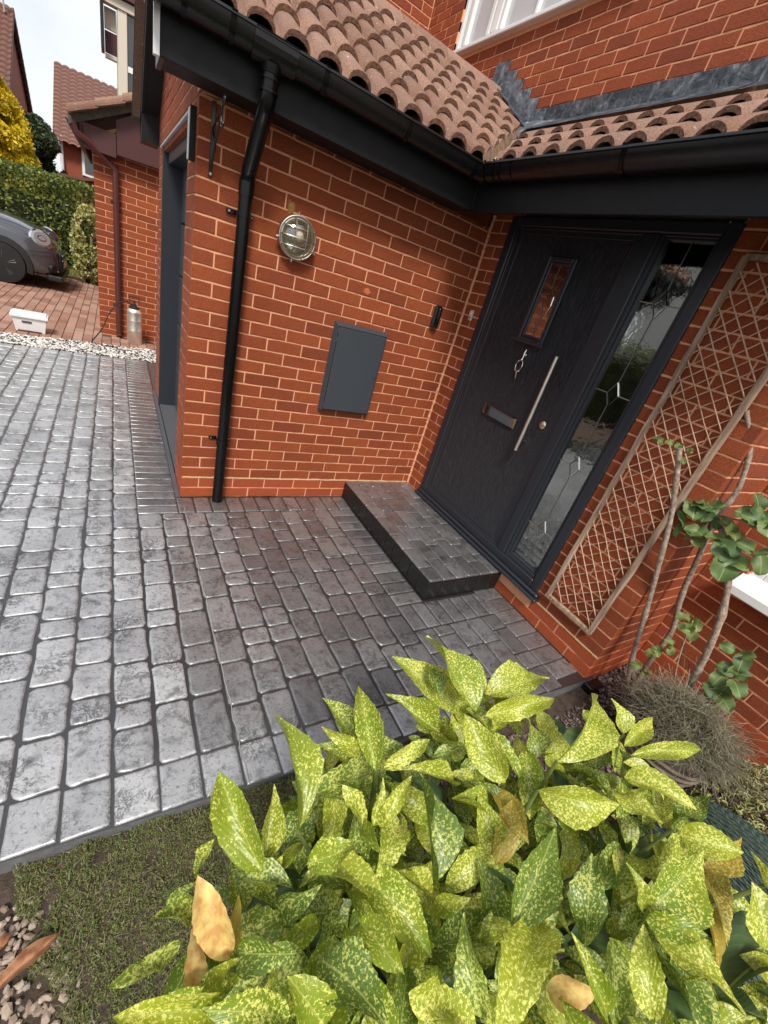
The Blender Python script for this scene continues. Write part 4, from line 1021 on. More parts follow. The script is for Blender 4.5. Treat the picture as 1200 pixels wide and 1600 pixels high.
lx, lz = -1.331, 1.686
lamp = thing('bulkhead_lamp', (lx, 0, lz), 'round bulkhead wall lamp with a wire cage on the garage wall', 'wall lamp')
obj('base', lathe(BM(), [(.098, .002), (.106, .006), (.106, .034), (.100, .042), (.090, .044), (.086, .040)], (lx, 0, lz), 48, '-Y'), M['galv'], lamp, smooth=True)
gp_ = [(.087, .040)] + [(.087 * math.cos(a * math.pi / 20), .041 + .048 * math.sin(a * math.pi / 20)) for a in range(0, 10)] + [(.004, .089)]
obj('glass_dome', lathe(BM(), gp_, (lx, 0, lz), 40, '-Y'), M['lamp_glass'], lamp, smooth=True)
obj('bulb', lathe(BM(), [(.014, .010), (.015, .020), (.024, .032), (.027, .045), (.022, .058), (.008, .066)], (lx + .008, 0, lz + .008), 20, '-Y'), M['bulb'], lamp, smooth=True)
obj('reflector', lathe(BM(), [(.085, .036), (.06, .012), (.02, .009)], (lx, 0, lz), 32, '-Y'), M['cream'], lamp, smooth=True)
def dome_bar(off, vertical):
    pts = []
    for i in range(13):
        a = math.pi * i / 12; rr = math.sqrt(max(0, .100 ** 2 - off ** 2)); u = -rr * math.cos(a); dpt = .040 + .060 * math.sin(a) ** .75 * (1 - (off / .13) ** 2)
        pts.append((lx + off, -dpt, lz + u) if vertical else (lx + u, -dpt, lz + off))
    return tube(BM(), pts, .0028, 6)
for off in (-.030, .034): obj('cage_bar', dome_bar(off, True), M['galv'], lamp, smooth=True)
for off in (-.045, .0, .045): obj('cage_bar', dome_bar(off, False), M['galv'], lamp, smooth=True)
obj('cage_ring', tube(BM(), [(lx + .103 * math.cos(a * math.pi / 20), -.044, lz + .103 * math.sin(a * math.pi / 20)) for a in range(40)], .005, 8, closed=True), M['galv'], lamp, smooth=True)
for a in (95, 190, 262, 335):
    ca, sa = math.cos(R(a)), math.sin(R(a)); obj('lug', tube(BM(), [(lx + .100 * ca, -.040, lz + .100 * sa), (lx + .122 * ca, -.040, lz + .122 * sa)], .0065, 8), M['galv'], lamp, smooth=True)

ks = thing('door_chime_box', (-.24, 0, 1.43), 'small black rounded box fixed on the brick between the meter cabinet and the door', 'key safe')
bm = BM(); box(bm, -.272, -.208, -.036, -.003, 1.428, 1.578, .012); obj('body', bm, M['black'], ks, smooth=False)
obj('cover', tube(BM(), [(-.240, -.034, 1.452), (-.240, -.040, 1.46), (-.240, -.040, 1.548), (-.240, -.034, 1.556)], .0145, 12), M['pipe'], ks, smooth=True)
obj('label_strip', B(-.250, -.228, -.0375, -.0362, 1.434, 1.440), M['meter'], ks)
db = thing('doorbell', (0, -.105, 1.58), 'small white doorbell push on the narrow brick strip left of the front door', 'doorbell')
obj('body', B(-.016, -.001, -.122, -.088, 1.546, 1.616, .004), M['cream'], db)
obj('button', B(-.019, -.0165, -.115, -.095, 1.585, 1.606, .003), M['white'], db); obj('name_window', B(-.0175, -.0165, -.116, -.094, 1.553, 1.573, .001), M['bed'], db)
sb_ = thing('white_batten_box', (GX, .12, 1.86), 'narrow white upright box on the gable beside the garage door', 'sensor')
obj('body', B(GX - .030, GX - .002, .085, .125, 1.86, 2.06, .003), M['white'], sb_); obj('back_plate', B(GX - .026, GX - .001, .066, .084, 1.855, 2.065, .001), M['rubber'], sb_)

# hanging basket bracket
hb = thing('hanging_bracket', (-1.79, 0, 1.82), 'black iron hanging basket bracket with curled hook on the garage corner', 'bracket')
obj('back_bar', B(-1.800, -1.784, -.008, -.001, 1.815, 2.10, .001), M['black'], hb)
def rod(name, pts, r_, par, m_='black', seg=8): return obj(name, tube(BM(), pts, r_, seg), M[m_], par, smooth=True)
arm = [(-1.792, -.008, 1.835)] + [(-1.792, -.008 - .215 * t_ , 1.835 + .215 * t_ ** .9) for t_ in [i / 8 for i in range(1, 9)]]
rod('arm', arm, .0045, hb)
rod('curl', [(-1.792, -.223 - .026 * (1 - math.cos(a)), 2.05 + .024 * math.sin(a) + .006 * a) for a in [i * .42 for i in range(14)]], .0042, hb)
rod('curl', [(-1.792, -.218 - .026 * (1 - math.cos(a)), 2.02 - .024 * math.sin(a) - .010 * a) for a in [i * .42 for i in range(13)]], .0042, hb)
rod('top_arm', [(-1.792, -.010, 2.000), (-1.792, -.10, 2.022), (-1.792, -.215, 2.045)], .004, hb)
rod('scroll', [(-1.792, -.020, 1.995), (-1.792, -.065, 1.94), (-1.792, -.09, 1.905), (-1.792, -.10, 1.94), (-1.792, -.08, 1.955)], .0035, hb)
obj('screw', tube(BM(), [(-1.792, -.012, 1.826), (-1.792, -.008, 1.826)], .006, 10), M['galv'], hb)

# ================================================================== trellis
tr = thing('trellis_panel', (-.03, -1.81, .27), 'tall narrow willow trellis panel in a weathered wood frame on the porch pillar', 'trellis')
ty0, ty1, tz0, tz1 = -1.655, -1.962, .272, 2.075
def rail(ya, za, yb, zb, w_, name='rail'):
    n = 22; bm = BM(); rings = []
    for i in range(n + 1):
        t_ = i / n; y_, z_ = ya + (yb - ya) * t_, za + (zb - za) * t_
        d = Vector((0, yb - ya, zb - za)).normalized(); s_ = Vector((0, -d.z, d.y))
        nn = mnoise.noise(Vector((y_ * 7, z_ * 7, 2))) * .0035; c = Vector((-.024 + nn, y_, z_)) + s_ * (nn * .8)
        ww = w_ / 2 * (1 + .14 * mnoise.noise(Vector((y_ * 9, z_ * 9, 7))))
        rings.append([bm.verts.new(c + s_ * (sx * ww) + Vector((sy, 0, 0))) for sx, sy in ((-1, .010), (-.75, -.010), (.75, -.010), (1, .010))])
    for a, b in zip(rings, rings[1:]):
        for k in range(4): bm.faces.new((a[k], a[(k + 1) % 4], b[(k + 1) % 4], b[k]))
    bm.faces.new(rings[0]); bm.faces.new(rings[-1][::-1]); return obj(name, bm, M['wood'], tr, smooth=False)
rail(ty0, tz0, ty0, tz1, .026); rail(ty1, tz0, ty1, tz1, .028); rail(ty0 + .012, tz0 - .012, ty1 - .012, tz0 - .012, .024); rail(ty0, tz1, ty1, tz1, .024)
LY0, LY1 = ty0 - .012, ty1 + .012; WD = LY0 - LY1
def lattice(up, off, z_start):
    pts = []; n = 7; zr = .30 if up else .30
    for i in range(n + 1):
        t_ = i / n; y_ = LY0 - WD * t_; z_ = z_start + (zr if up else -zr) * t_
        z_ += .006 * mnoise.noise(Vector((y_ * 11, z_start * 9, off)))
        if tz0 < z_ < tz1: pts.append((-.024 + (.004 if up else -.003) + .003 * mnoise.noise(Vector((y_ * 20, z_ * 9, off))), y_, z_))
    if len(pts) > 1: obj('lattice_rod', tube(BM(), pts, random.uniform(.0022, .0032), 6), M['willow'], tr, smooth=True)
z_ = tz0 - .30
while z_ < tz1: lattice(True, 1.0, z_ + random.uniform(-.006, .006)); z_ += .072
z_ = tz0 + .02
while z_ < tz1 + .32: lattice(False, 5.0, z_ + random.uniform(-.006, .006)); z_ += .072

# ================================================================== leaves
def leaf_mesh(name, mat, prof='laurel', nx=9, fold=.25, curl=.15, wave=.05, seed=0, serr=0.0, asp=1.0, twist=0.0):
    """leaf of unit length along +x, half width ~.5*asp at full width 1, top surface +z"""
    rr = random.Random(seed); V, F = [], []; ny = 4
    for i in range(nx + 1):
        t_ = i / nx
        if prof == 'laurel': hw = .5 * (t_ ** .74) * ((1 - t_) ** .98) / .306
        elif prof == 'round': hw = .5 * max(0, 1 - abs(2 * t_ ** .85 - 1) ** 2.3) ** .55 * (1 + .05 * math.sin(t_ * 40))
        else: hw = .5 * math.sin(math.pi * t_) ** .9
        if serr and .42 < t_ < .95: hw *= 1 + serr * (1 if i % 2 else -.6)
        if t_ in (0, 1): hw = .012
        hw *= asp
        for j in range(-ny // 2, ny // 2 + 1):
            v_ = j / (ny / 2); y_ = hw * v_
            z = fold * abs(y_) + curl * math.sin(t_ * math.pi * .9) * .3 - curl * t_ * t_ * .6 + wave * math.sin(t_ * 9 + seed) * v_ * abs(v_) * .4
            z += twist * y_ * (t_ - .5)
            V.append((t_, y_, z))
    m_ = ny + 1
    for i in range(nx):
        for j in range(ny):
            a = i * m_ + j; F.append((a, a + m_, a + m_ + 1, a + 1))
    me = D.meshes.new(name); me.from_pydata(V, [], F); me.materials.append(M[mat]); me.shade_smooth(); return me
def place_leaf(me, base, tip, width, facing, parent, name='leaf', label=None, roll=0.0):
    b, t_ = Vector(base), Vector(tip); x = (t_ - b); L = x.length; x.normalize()
    f = Vector(facing); z = (f - x * f.dot(x)); z = z.normalized() if z.length > 1e-4 else x.orthogonal().normalized()
    if roll: z = Matrix.Rotation(roll, 3, x) @ z
    y = z.cross(x)
    mx = Matrix(((x.x * L, y.x * width, z.x * L, b.x), (x.y * L, y.y * width, z.y * L, b.y), (x.z * L, y.z * width, z.z * L, b.z), (0, 0, 0, 1)))
    o = link(name, me, parent, label=label); o.matrix_basis = mx; return o
LEAVES=[
(-1.977,-2.457,0.815,-1.955,-2.282,0.870,0.054,"s"),
(-2.039,-2.483,0.815,-2.082,-2.355,0.870,0.059,"s"),
(-1.913,-2.400,0.715,-1.896,-2.309,0.770,0.030,"s"),
(-2.012,-2.445,0.715,-1.978,-2.357,0.770,0.036,"s"),
(-1.815,-2.419,0.815,-1.797,-2.276,0.870,0.051,"s"),
(-1.784,-2.343,0.715,-1.822,-2.217,0.770,0.055,"s"),
(-1.783,-2.367,0.715,-1.893,-2.310,0.770,0.043,"s"),
(-1.823,-2.380,0.815,-1.898,-2.345,0.870,0.029,"s"),
(-1.798,-2.420,0.815,-1.717,-2.425,0.870,0.030,"s"),
(-1.531,-2.385,0.802,-1.545,-2.184,0.857,0.083,"s"),
(-1.452,-2.330,0.700,-1.601,-2.152,0.755,0.083,"s"),
(-1.575,-2.357,0.713,-1.684,-2.254,0.768,0.050,"s"),
(-1.578,-2.528,0.815,-1.614,-2.407,0.870,0.069,"s"),
(-1.552,-2.438,0.615,-1.497,-2.293,0.670,0.060,"g"),
(-1.614,-2.469,0.715,-1.735,-2.411,0.770,0.033,"s"),
(-1.535,-2.438,0.615,-1.447,-2.436,0.670,0.058,"s"),
(-1.809,-2.601,0.815,-1.766,-2.474,0.870,0.056,"g"),
(-1.877,-2.490,0.815,-1.900,-2.444,0.870,0.032,"s"),
(-1.861,-2.496,0.815,-1.836,-2.457,0.870,0.022,"s"),
(-1.852,-2.500,0.815,-1.787,-2.471,0.870,0.027,"s"),
(-1.879,-2.493,0.815,-1.891,-2.545,0.870,0.022,"s"),
(-1.813,-2.473,0.715,-1.812,-2.534,0.770,0.038,"g"),
(-1.977,-2.501,0.815,-1.915,-2.526,0.870,0.043,"s"),
(-1.872,-2.449,0.615,-1.858,-2.324,0.670,0.059,"s"),
(-1.953,-2.552,0.615,-1.869,-2.474,0.670,0.069,"g"),
(-1.860,-2.511,0.615,-1.758,-2.507,0.670,0.060,"g"),
(-2.013,-2.503,0.715,-1.953,-2.522,0.770,0.037,"g"),
(-1.769,-2.603,0.715,-1.844,-2.543,0.770,0.026,"s"),
(-1.771,-2.610,0.715,-1.739,-2.632,0.770,0.030,"s"),
(-1.807,-2.613,0.715,-1.813,-2.661,0.770,0.025,"g"),
(-1.741,-2.600,0.715,-1.644,-2.589,0.770,0.042,"s"),
(-1.581,-2.546,0.715,-1.669,-2.499,0.770,0.047,"s"),
(-1.625,-2.609,0.715,-1.548,-2.551,0.770,0.051,"y"),
(-1.614,-2.693,0.615,-1.639,-2.589,0.670,0.055,"g"),
(-1.826,-2.738,0.815,-1.821,-2.655,0.870,0.038,"g"),
(-2.087,-2.552,0.815,-2.037,-2.593,0.870,0.036,"g"),
(-2.096,-2.552,0.815,-2.126,-2.476,0.870,0.040,"o"),
(-2.078,-2.530,0.715,-2.067,-2.485,0.770,0.019,"y"),
(-2.125,-2.557,0.715,-2.125,-2.487,0.770,0.027,"o"),
(-2.097,-2.562,0.815,-2.145,-2.586,0.870,0.027,"s"),
(-2.112,-2.537,0.715,-2.106,-2.499,0.770,0.025,"g"),
(-1.962,-2.578,0.615,-1.991,-2.518,0.670,0.042,"g"),
(-2.009,-2.656,0.815,-2.046,-2.610,0.870,0.046,"s"),
(-1.995,-2.602,0.815,-1.957,-2.684,0.870,0.061,"g"),
(-1.892,-2.535,0.715,-1.815,-2.602,0.770,0.047,"s"),
(-1.932,-2.592,0.815,-1.922,-2.661,0.870,0.048,"s"),
(-1.932,-2.582,0.715,-1.927,-2.624,0.770,0.035,"s"),
(-1.840,-2.738,0.815,-1.929,-2.679,0.870,0.048,"s"),
(-1.777,-2.626,0.615,-1.771,-2.688,0.670,0.053,"g"),
(-1.824,-2.619,0.615,-1.844,-2.704,0.670,0.050,"g"),
(-1.753,-2.768,0.715,-1.757,-2.723,0.770,0.034,"s"),
(-2.026,-2.465,0.715,-1.996,-2.464,0.770,0.034,"s"),
(-2.035,-2.462,0.615,-2.051,-2.406,0.670,0.036,"s"),
(-2.110,-2.422,0.715,-2.089,-2.402,0.770,0.025,"s"),
(-1.809,-2.357,0.615,-1.743,-2.378,0.670,0.046,"s"),
(-1.707,-2.442,0.615,-1.738,-2.368,0.670,0.040,"g"),
(-1.472,-2.344,0.790,-1.458,-2.305,0.845,0.026,"s"),
(-1.523,-2.565,0.815,-1.433,-2.665,0.870,0.068,"s"),
(-1.362,-2.625,0.815,-1.371,-2.711,0.870,0.042,"s"),
(-1.302,-2.623,0.815,-1.256,-2.725,0.870,0.049,"s"),
(-1.229,-2.597,0.815,-1.089,-2.667,0.870,0.038,"s"),
(-1.227,-2.577,0.815,-1.133,-2.570,0.870,0.039,"s"),
(-1.060,-2.536,0.714,-1.054,-2.465,0.769,0.059,"s"),
(-1.431,-2.539,0.815,-1.206,-2.477,0.870,0.077,"s"),
(-1.320,-2.524,0.715,-1.319,-2.412,0.770,0.065,"s"),
(-1.240,-2.565,0.715,-1.137,-2.485,0.770,0.049,"g"),
(-1.726,-2.691,0.815,-1.584,-2.634,0.870,0.057,"g"),
(-1.630,-2.757,0.815,-1.558,-2.685,0.870,0.052,"g"),
(-1.217,-2.685,0.615,-1.416,-2.750,0.670,0.064,"d"),
(-1.178,-2.729,0.715,-1.053,-2.727,0.770,0.055,"g"),
(-1.294,-2.740,0.815,-1.255,-2.809,0.870,0.054,"s"),
(-1.206,-2.794,0.715,-1.086,-2.809,0.770,0.051,"y"),
(-1.489,-2.776,0.815,-1.330,-2.776,0.870,0.078,"s"),
(-1.493,-2.774,0.815,-1.506,-2.723,0.870,0.027,"s"),
(-1.499,-2.782,0.815,-1.471,-2.833,0.870,0.034,"s"),
(-1.503,-2.797,0.815,-1.496,-2.896,0.870,0.053,"s"),
(-1.604,-2.849,0.815,-1.562,-2.780,0.870,0.042,"s"),
(-1.194,-2.804,0.715,-1.315,-2.868,0.770,0.046,"y"),
(-1.143,-2.827,0.615,-1.283,-2.906,0.670,0.044,"y"),
(-1.302,-2.835,0.615,-1.292,-2.903,0.670,0.055,"y"),
(-1.662,-2.816,0.815,-1.676,-2.743,0.870,0.029,"s"),
(-1.661,-2.766,0.715,-1.620,-2.800,0.770,0.040,"o"),
(-1.667,-2.715,0.815,-1.832,-2.743,0.870,0.065,"s"),
(-1.318,-2.904,0.815,-1.298,-2.839,0.870,0.068,"s"),
(-1.208,-2.861,0.815,-1.237,-2.817,0.870,0.018,"s"),
(-1.082,-2.963,0.615,-1.299,-2.918,0.670,0.088,"d"),
(-1.443,-2.675,0.615,-1.360,-2.617,0.670,0.057,"s"),
(-1.653,-2.696,0.715,-1.607,-2.712,0.770,0.044,"g"),
(-1.058,-2.730,0.615,-1.067,-2.677,0.670,0.048,"s"),
(-1.537,-2.510,0.715,-1.575,-2.613,0.770,0.053,"y"),
(-1.460,-2.348,0.790,-1.271,-2.375,0.845,0.078,"s"),
(-1.510,-2.397,0.803,-1.357,-2.438,0.858,0.050,"s"),
(-1.427,-2.602,0.715,-1.433,-2.654,0.770,0.044,"s"),
(-1.134,-2.545,0.615,-1.286,-2.516,0.670,0.037,"s"),
(-1.221,-2.719,0.615,-1.264,-2.778,0.670,0.058,"s"),
(-1.468,-2.824,0.615,-1.517,-2.858,0.670,0.037,"g"),
(-1.618,-2.800,0.615,-1.711,-2.723,0.670,0.062,"g"),
(-1.301,-2.923,0.615,-1.280,-2.970,0.670,0.047,"d"),
(-1.457,-2.905,0.715,-1.395,-2.936,0.770,0.026,"s"),
(-1.398,-2.542,0.615,-1.394,-2.588,0.670,0.050,"y"),
(-1.617,-2.596,0.715,-1.615,-2.519,0.770,0.051,"s"),
(-1.680,-2.693,0.715,-1.688,-2.601,0.770,0.052,"g"),
(-1.739,-2.693,0.715,-1.714,-2.661,0.770,0.034,"s"),
(-1.255,-2.852,0.615,-1.440,-2.813,0.670,0.041,"g"),
(-1.240,-2.604,0.615,-1.306,-2.688,0.670,0.050,"g"),
(-2.153,-2.523,0.815,-2.220,-2.535,0.870,0.020,"g"),
(-2.132,-2.501,0.815,-2.175,-2.494,0.870,0.031,"g"),
(-2.109,-2.589,0.815,-2.214,-2.561,0.870,0.041,"s"),
(-2.114,-2.576,0.715,-2.112,-2.541,0.770,0.041,"s"),
(-2.140,-2.415,0.615,-2.114,-2.411,0.670,0.021,"g"),
(-2.046,-2.630,0.815,-2.128,-2.595,0.870,0.036,"s")]

laurel = thing('spotted_laurel', (-1.62, -2.62, -.07), 'large spotted laurel bush with yellow speckled green leaves in the foreground', 'shrub')
LM = {}
for k_, mt, n_ in (('s', 'leaf_s', 7), ('g', 'leaf_g', 5), ('d', 'leaf_d', 3), ('y', 'leaf_y', 3), ('o', 'leaf_o', 2)):
    LM[k_] = [leaf_mesh('leaf', mt, 'laurel', 16, fold=rv[0], curl=rv[1], wave=rv[2], seed=i * 3 + 1, serr=.09 if i % 2 else .05, twist=rv[3])
              for i, rv in enumerate([(.35, .14, .12, .5), (.22, .30, .14, -.5), (.5, .08, .15, .3), (.12, .05, .25, .7), (.4, .32, .10, -.2), (.28, -.12, .22, -.5), (.45, .18, .12, .6)][:n_])]
cnt = 0; bases = []
for (x0, y0, z0, x1, y1, z1, w_, k_) in LEAVES:
    b, t_ = Vector((x0, y0, z0)), Vector((x1, y1, z1)); mid = (b + t_) / 2
    face = (CAM - mid).normalized() * .55 + Vector((0, 0, .75)) + Vector((random.uniform(-.35, .35), random.uniform(-.35, .35), 0))
    lab = {'o': 'orange dying leaf', 'y': 'yellowing leaf', 'd': 'plain dark green leaf'}.get(k_)
    place_leaf(random.choice(LM[k_]), b, t_, w_ * random.uniform(.93, 1.03), face, laurel, label=lab, roll=random.uniform(-.5, .5)); cnt += 1; bases.append(b)
# lower whorls filling the crown
ROOT = Vector((-1.62, -2.62, -.07))
while cnt < 296:
    b = random.choice(bases); off = Vector((random.gauss(0, .045), random.gauss(0, .045), -abs(random.gauss(.05, .05)) - .015))
    bb = b + off; a = random.uniform(0, 2 * math.pi); out = (bb - ROOT); out.z = 0; out = out.normalized() * .5
    d = Vector((math.cos(a) + out.x, math.sin(a) + out.y, random.uniform(-.25, .45))).normalized() * random.uniform(.075, .135)
    k_ = random.choice('gggsssgss')
    if bb.y + d.y > -2.17: continue
    pq = project(bb + d); pb = project(bb)
    if pq is None or pb is None or pq[0] < 300 or (pq[0] < 420 and pq[1] < 1360): continue
    place_leaf(random.choice(LM[k_]), bb, bb + d, d.length * random.uniform(.36, .46), Vector((random.uniform(-.4, .4), random.uniform(-.4, .4), 1)), laurel); cnt += 1
# deep foliage, joined
js = []
def leaf_matrix(b, d, w_, f):
    x = d.normalized(); z = (f - x * f.dot(x)).normalized(); y = z.cross(x); L = d.length
    return Matrix(((x.x * L, y.x * w_, z.x * L, b.x), (x.y * L, y.y * w_, z.y * L, b.y), (x.z * L, y.z * w_, z.z * L, b.z), (0, 0, 0, 1)))
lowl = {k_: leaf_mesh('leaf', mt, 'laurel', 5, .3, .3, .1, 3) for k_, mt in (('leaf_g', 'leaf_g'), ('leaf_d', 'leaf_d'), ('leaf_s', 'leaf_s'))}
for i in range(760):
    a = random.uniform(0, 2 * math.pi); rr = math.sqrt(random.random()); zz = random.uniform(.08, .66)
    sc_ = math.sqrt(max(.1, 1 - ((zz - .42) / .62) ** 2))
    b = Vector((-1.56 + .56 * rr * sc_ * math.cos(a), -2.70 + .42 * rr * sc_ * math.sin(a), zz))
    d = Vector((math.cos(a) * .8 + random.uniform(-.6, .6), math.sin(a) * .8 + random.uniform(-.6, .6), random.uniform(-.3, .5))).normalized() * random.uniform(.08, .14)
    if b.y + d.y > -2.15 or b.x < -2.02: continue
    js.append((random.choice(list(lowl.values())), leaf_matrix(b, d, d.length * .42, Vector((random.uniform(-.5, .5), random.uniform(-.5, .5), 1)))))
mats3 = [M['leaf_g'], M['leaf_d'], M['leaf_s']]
V_, F_, MI_, off_ = [], [], [], 0
for me, mx in js:
    mi = mats3.index(me.materials[0])
    V_ += [(mx @ v.co)[:] for v in me.vertices]; F_ += [[i + off_ for i in p.vertices] for p in me.polygons]; MI_ += [mi] * len(me.polygons); off_ += len(me.vertices)
me = D.meshes.new('foliage'); me.from_pydata(V_, [], F_)
for m_ in mats3: me.materials.append(m_)
me.polygons.foreach_set('material_index', MI_); me.shade_smooth(); link('foliage', me, laurel, kind='stuff')
# stems
for i in range(26):
    b = random.choice(bases); g = ROOT + Vector((random.uniform(-.12, .12), random.uniform(-.08, .08), 0))
    m1 = g.lerp(b, .5) + Vector((random.uniform(-.05, .05), random.uniform(-.05, .05), -.04))
    pts = [g.lerp(m1, t_ / 4) for t_ in range(4)] + [m1.lerp(b, t_ / 4) for t_ in range(5)]
    obj('stem', tube(BM(), pts, [.009 - .0007 * q for q in range(9)], 6), M['stem'], laurel, smooth=True)

# ================================================================== ground cover, pebbles, fallen leaves
def tufts(name, n, region, zf, h, mat, label, cat, wd=.0016, lean=.9, seg=2, seed=3, kind='stuff', parent=None, thick=1.0):
    r_ = np.random.default_rng(seed); out = np.zeros((n * seg, 4, 3), np.float32)
    for i in range(n):
        x, y = region(r_); z = zf(x, y, r_); a = r_.uniform(0, 6.283); d = np.array([math.cos(a) * lean, math.sin(a) * lean, r_.uniform(.2, 1)]); d /= np.linalg.norm(d)
        s = np.array([-d[1], d[0], .2 * r_.uniform(-1, 1)]); s /= np.linalg.norm(s) + 1e-6; p = np.array([x, y, z]); L = h * r_.uniform(.5, 1.3) / seg; w_ = wd * r_.uniform(.6, 1.4)
        for k in range(seg):
            q = p + d * L; w1 = w_ * (1 - k / seg * thick); w2 = w_ * (1 - (k + 1) / seg * thick) + .0002
            out[i * seg + k] = (p - s * w1, p + s * w1, q + s * w2, q - s * w2); p = q; d = d + np.array([r_.uniform(-.6, .6), r_.uniform(-.6, .6), -.12 + r_.uniform(-.3, .3)]); d /= np.linalg.norm(d)
    o = link(name, arr_mesh(name, out, 4, M[mat]), parent, kind=kind)
    if parent is None: tag(o, label, cat)
    return o
def gz(x, y): return -.060 + .035 * mnoise.noise(Vector(((x + 4.6) * 60 / 7.6 * .31, (y + 5.2) / 3.55 * 26 * .35, 0)))
def cover_reg(r_):
    while True:
        x = r_.uniform(-2.52, -1.55); y = r_.uniform(-2.75, front_y(x) - .004)
        edge = -2.47 + (-1.98 - y) * .42 + .04 * mnoise.noise(Vector((x * 8, y * 8, 0))) + (0.0 if y > -2.15 else .0)
        if x > edge + .07 * (mnoise.noise(Vector((y * 22, x * 22, 4)))) and mnoise.noise(Vector((x * 17, y * 17, 9))) + .5 * mnoise.noise(Vector((x * 45, y * 45, 9))) > r_.uniform(-.75, -.05): return x, y
def cover_z(x, y, r_):
    return gz(x, y) + .024 + .022 * mnoise.noise(Vector((x * 13, y * 13, 1))) + .010 * mnoise.noise(Vector((x * 38, y * 38, 6))) + r_.uniform(-.008, .010)
# low mound under the sprigs
bm = BM(); gg = [[None] * 31 for _ in range(41)]
for i in range(41):
    for j in range(31):
        x = -2.50 + 1.0 * i / 40; y = -2.78 + (front_y(x) - .002 + 2.78) * j / 30
        edge = -2.47 + (-1.98 - y) * .42
        z = gz(x, y) + (.020 + .020 * mnoise.noise(Vector((x * 13, y * 13, 1))) if x > edge + .03 else -.02); gg[i][j] = bm.verts.new((x, y, z))
for i in range(40):
    for j in range(30): bm.faces.new((gg[i][j], gg[i + 1][j], gg[i + 1][j + 1], gg[i][j + 1]))
o = obj('ground_cover_soil', bm, M['soil'], kind='structure', smooth=True)
tufts('ground_litter', 1300, cover_reg, lambda x, y, r_: cover_z(x, y, r_) + .004, .03, 'wiry', 'dry brown stalks lying in the low ground cover left of the laurel', 'dead stalks', wd=.0009, lean=2.5, seed=15)
tufts('ground_cover', 60000, cover_reg, cover_z, .0095, 'moss', 'low mossy green and brown ground cover between the grey kerb and the laurel', 'ground cover', wd=.0012, seed=5)
def peb_reg(r_):
    while True:
        x, y = r_.uniform(-2.75, -2.25), r_.uniform(-2.75, -2.03)
        edge = -2.45 + (-1.98 - y) * .42
        if x < edge + .03 + .03 * mnoise.noise(Vector((y * 15, 2, 0))): return x, y
stones('pebbles', 1500, peb_reg, lambda x, y: gz(x, y) + .004, .006, .0125, M['pebble'], 'tan pebbles on the soil at the bottom left corner', 'pebbles', .7, 9)
def slate_reg(r_): return r_.uniform(.02, .54), r_.uniform(-2.95, PD - .01)
stones('slate_chips', 3800, slate_reg, lambda x, y: gz(x, y) + .012, .004, .011, M['slate'], 'plum slate chips on the bed at the foot of the porch pillar', 'gravel', .45, 12)
stones('slate_chips', 2600, lambda r_: (r_.uniform(-1.5, .05), r_.uniform(-2.6, -2.16)), lambda x, y: gz(x, y) + .008, .004, .011, M['slate'], 'slate chips on the bed behind the laurel', 'gravel', .45, 13)
fl = leaf_mesh('fallen_leaf', 'fallen', 'laurel', 10, .5, .2, .25, 2, .04)
for b, t_, w_, lab in (((-2.475, -2.205, -.035), (-2.345, -2.145, -.028), .036, 'curled orange brown fallen leaf lying across the pebbles'),
                       ((-2.500, -2.14, -.040), (-2.447, -2.10, -.036), .026, 'small brown fallen leaf at the edge of the pebbles near the kerb')):
    o = place_leaf(fl, b, t_, w_, (0, -.2, 1), None, 'fallen_leaf'); tag(o, lab, 'leaf')

# ================================================================== climber
cl = thing('climbing_shrub', (.15, -2.23, -.06), 'bare stemmed climber with clusters of dark green leaves beside the porch pillar', 'climber')
def smoothpath(pts, n=5):
    P_ = [Vector(p) for p in pts]; out = []
    for i in range(len(P_) - 1):
        p0, p1, p2, p3 = P_[max(i - 1, 0)], P_[i], P_[i + 1], P_[min(i + 2, len(P_) - 1)]
        for k in range(n):
            t_ = k / n; out.append(.5 * ((2 * p1) + (p2 - p0) * t_ + (2 * p0 - 5 * p1 + 4 * p2 - p3) * t_ ** 2 + (3 * p1 - p0 - 3 * p2 + p3) * t_ ** 3))
    return out + [P_[-1]]
def stem(pts, r0, r1, seg=9):
    sp_ = smoothpath(pts); n = len(sp_); rs = [(r0 + (r1 - r0) * i / (n - 1)) * (1 + .16 * mnoise.noise(Vector((i * .9, r0 * 900, 0)))) * (1.22 if i % 6 == 3 else 1) for i in range(n)]
    return obj('stem', tube(BM(), sp_, rs, seg), M['bark'], cl, smooth=True)
stem([(.155, -2.235, -.07), (.15, -2.228, .003), (.09, -2.158, .277), (.03, -2.111, .522), (-.03, -2.047, .805), (-.09, -1.987, 1.058), (-.15, -1.89, 1.325)], .0125, .011)
stem([(.32, -2.2, -.07), (.31, -2.19, .2), (.30, -2.183, .417), (.233, -2.135, .636), (.167, -2.095, .936), (.10, -2.081, 1.076)], .014, .012)
stem([(.13, -2.46, -.07), (.12, -2.43, .2), (.10, -2.40, .454), (.087, -2.337, .724), (.075, -2.241, .943), (.062, -2.147, 1.052), (.05, -2.088, 1.099)], .0155, .0125)
stem([(.05, -2.088, 1.090), (.053, -2.105, 1.224), (.027, -2.056, 1.411), (-.01, -1.975, 1.54)], .0125, .0085)
stem([(.05, -2.088, 1.10), (.06, -2.15, 1.12), (.05, -2.24, 1.15)], .006, .004); stem([(.06, -2.15, 1.04), (.04, -2.2, .98), (.03, -2.26, .95)], .007, .004)
stem([(.12, -2.42, .15), (.06, -2.33, .42), (.04, -2.28, .62)], .004, .0025); stem([(.10, -2.41, .18), (.0, -2.30, .36)], .004, .0025)
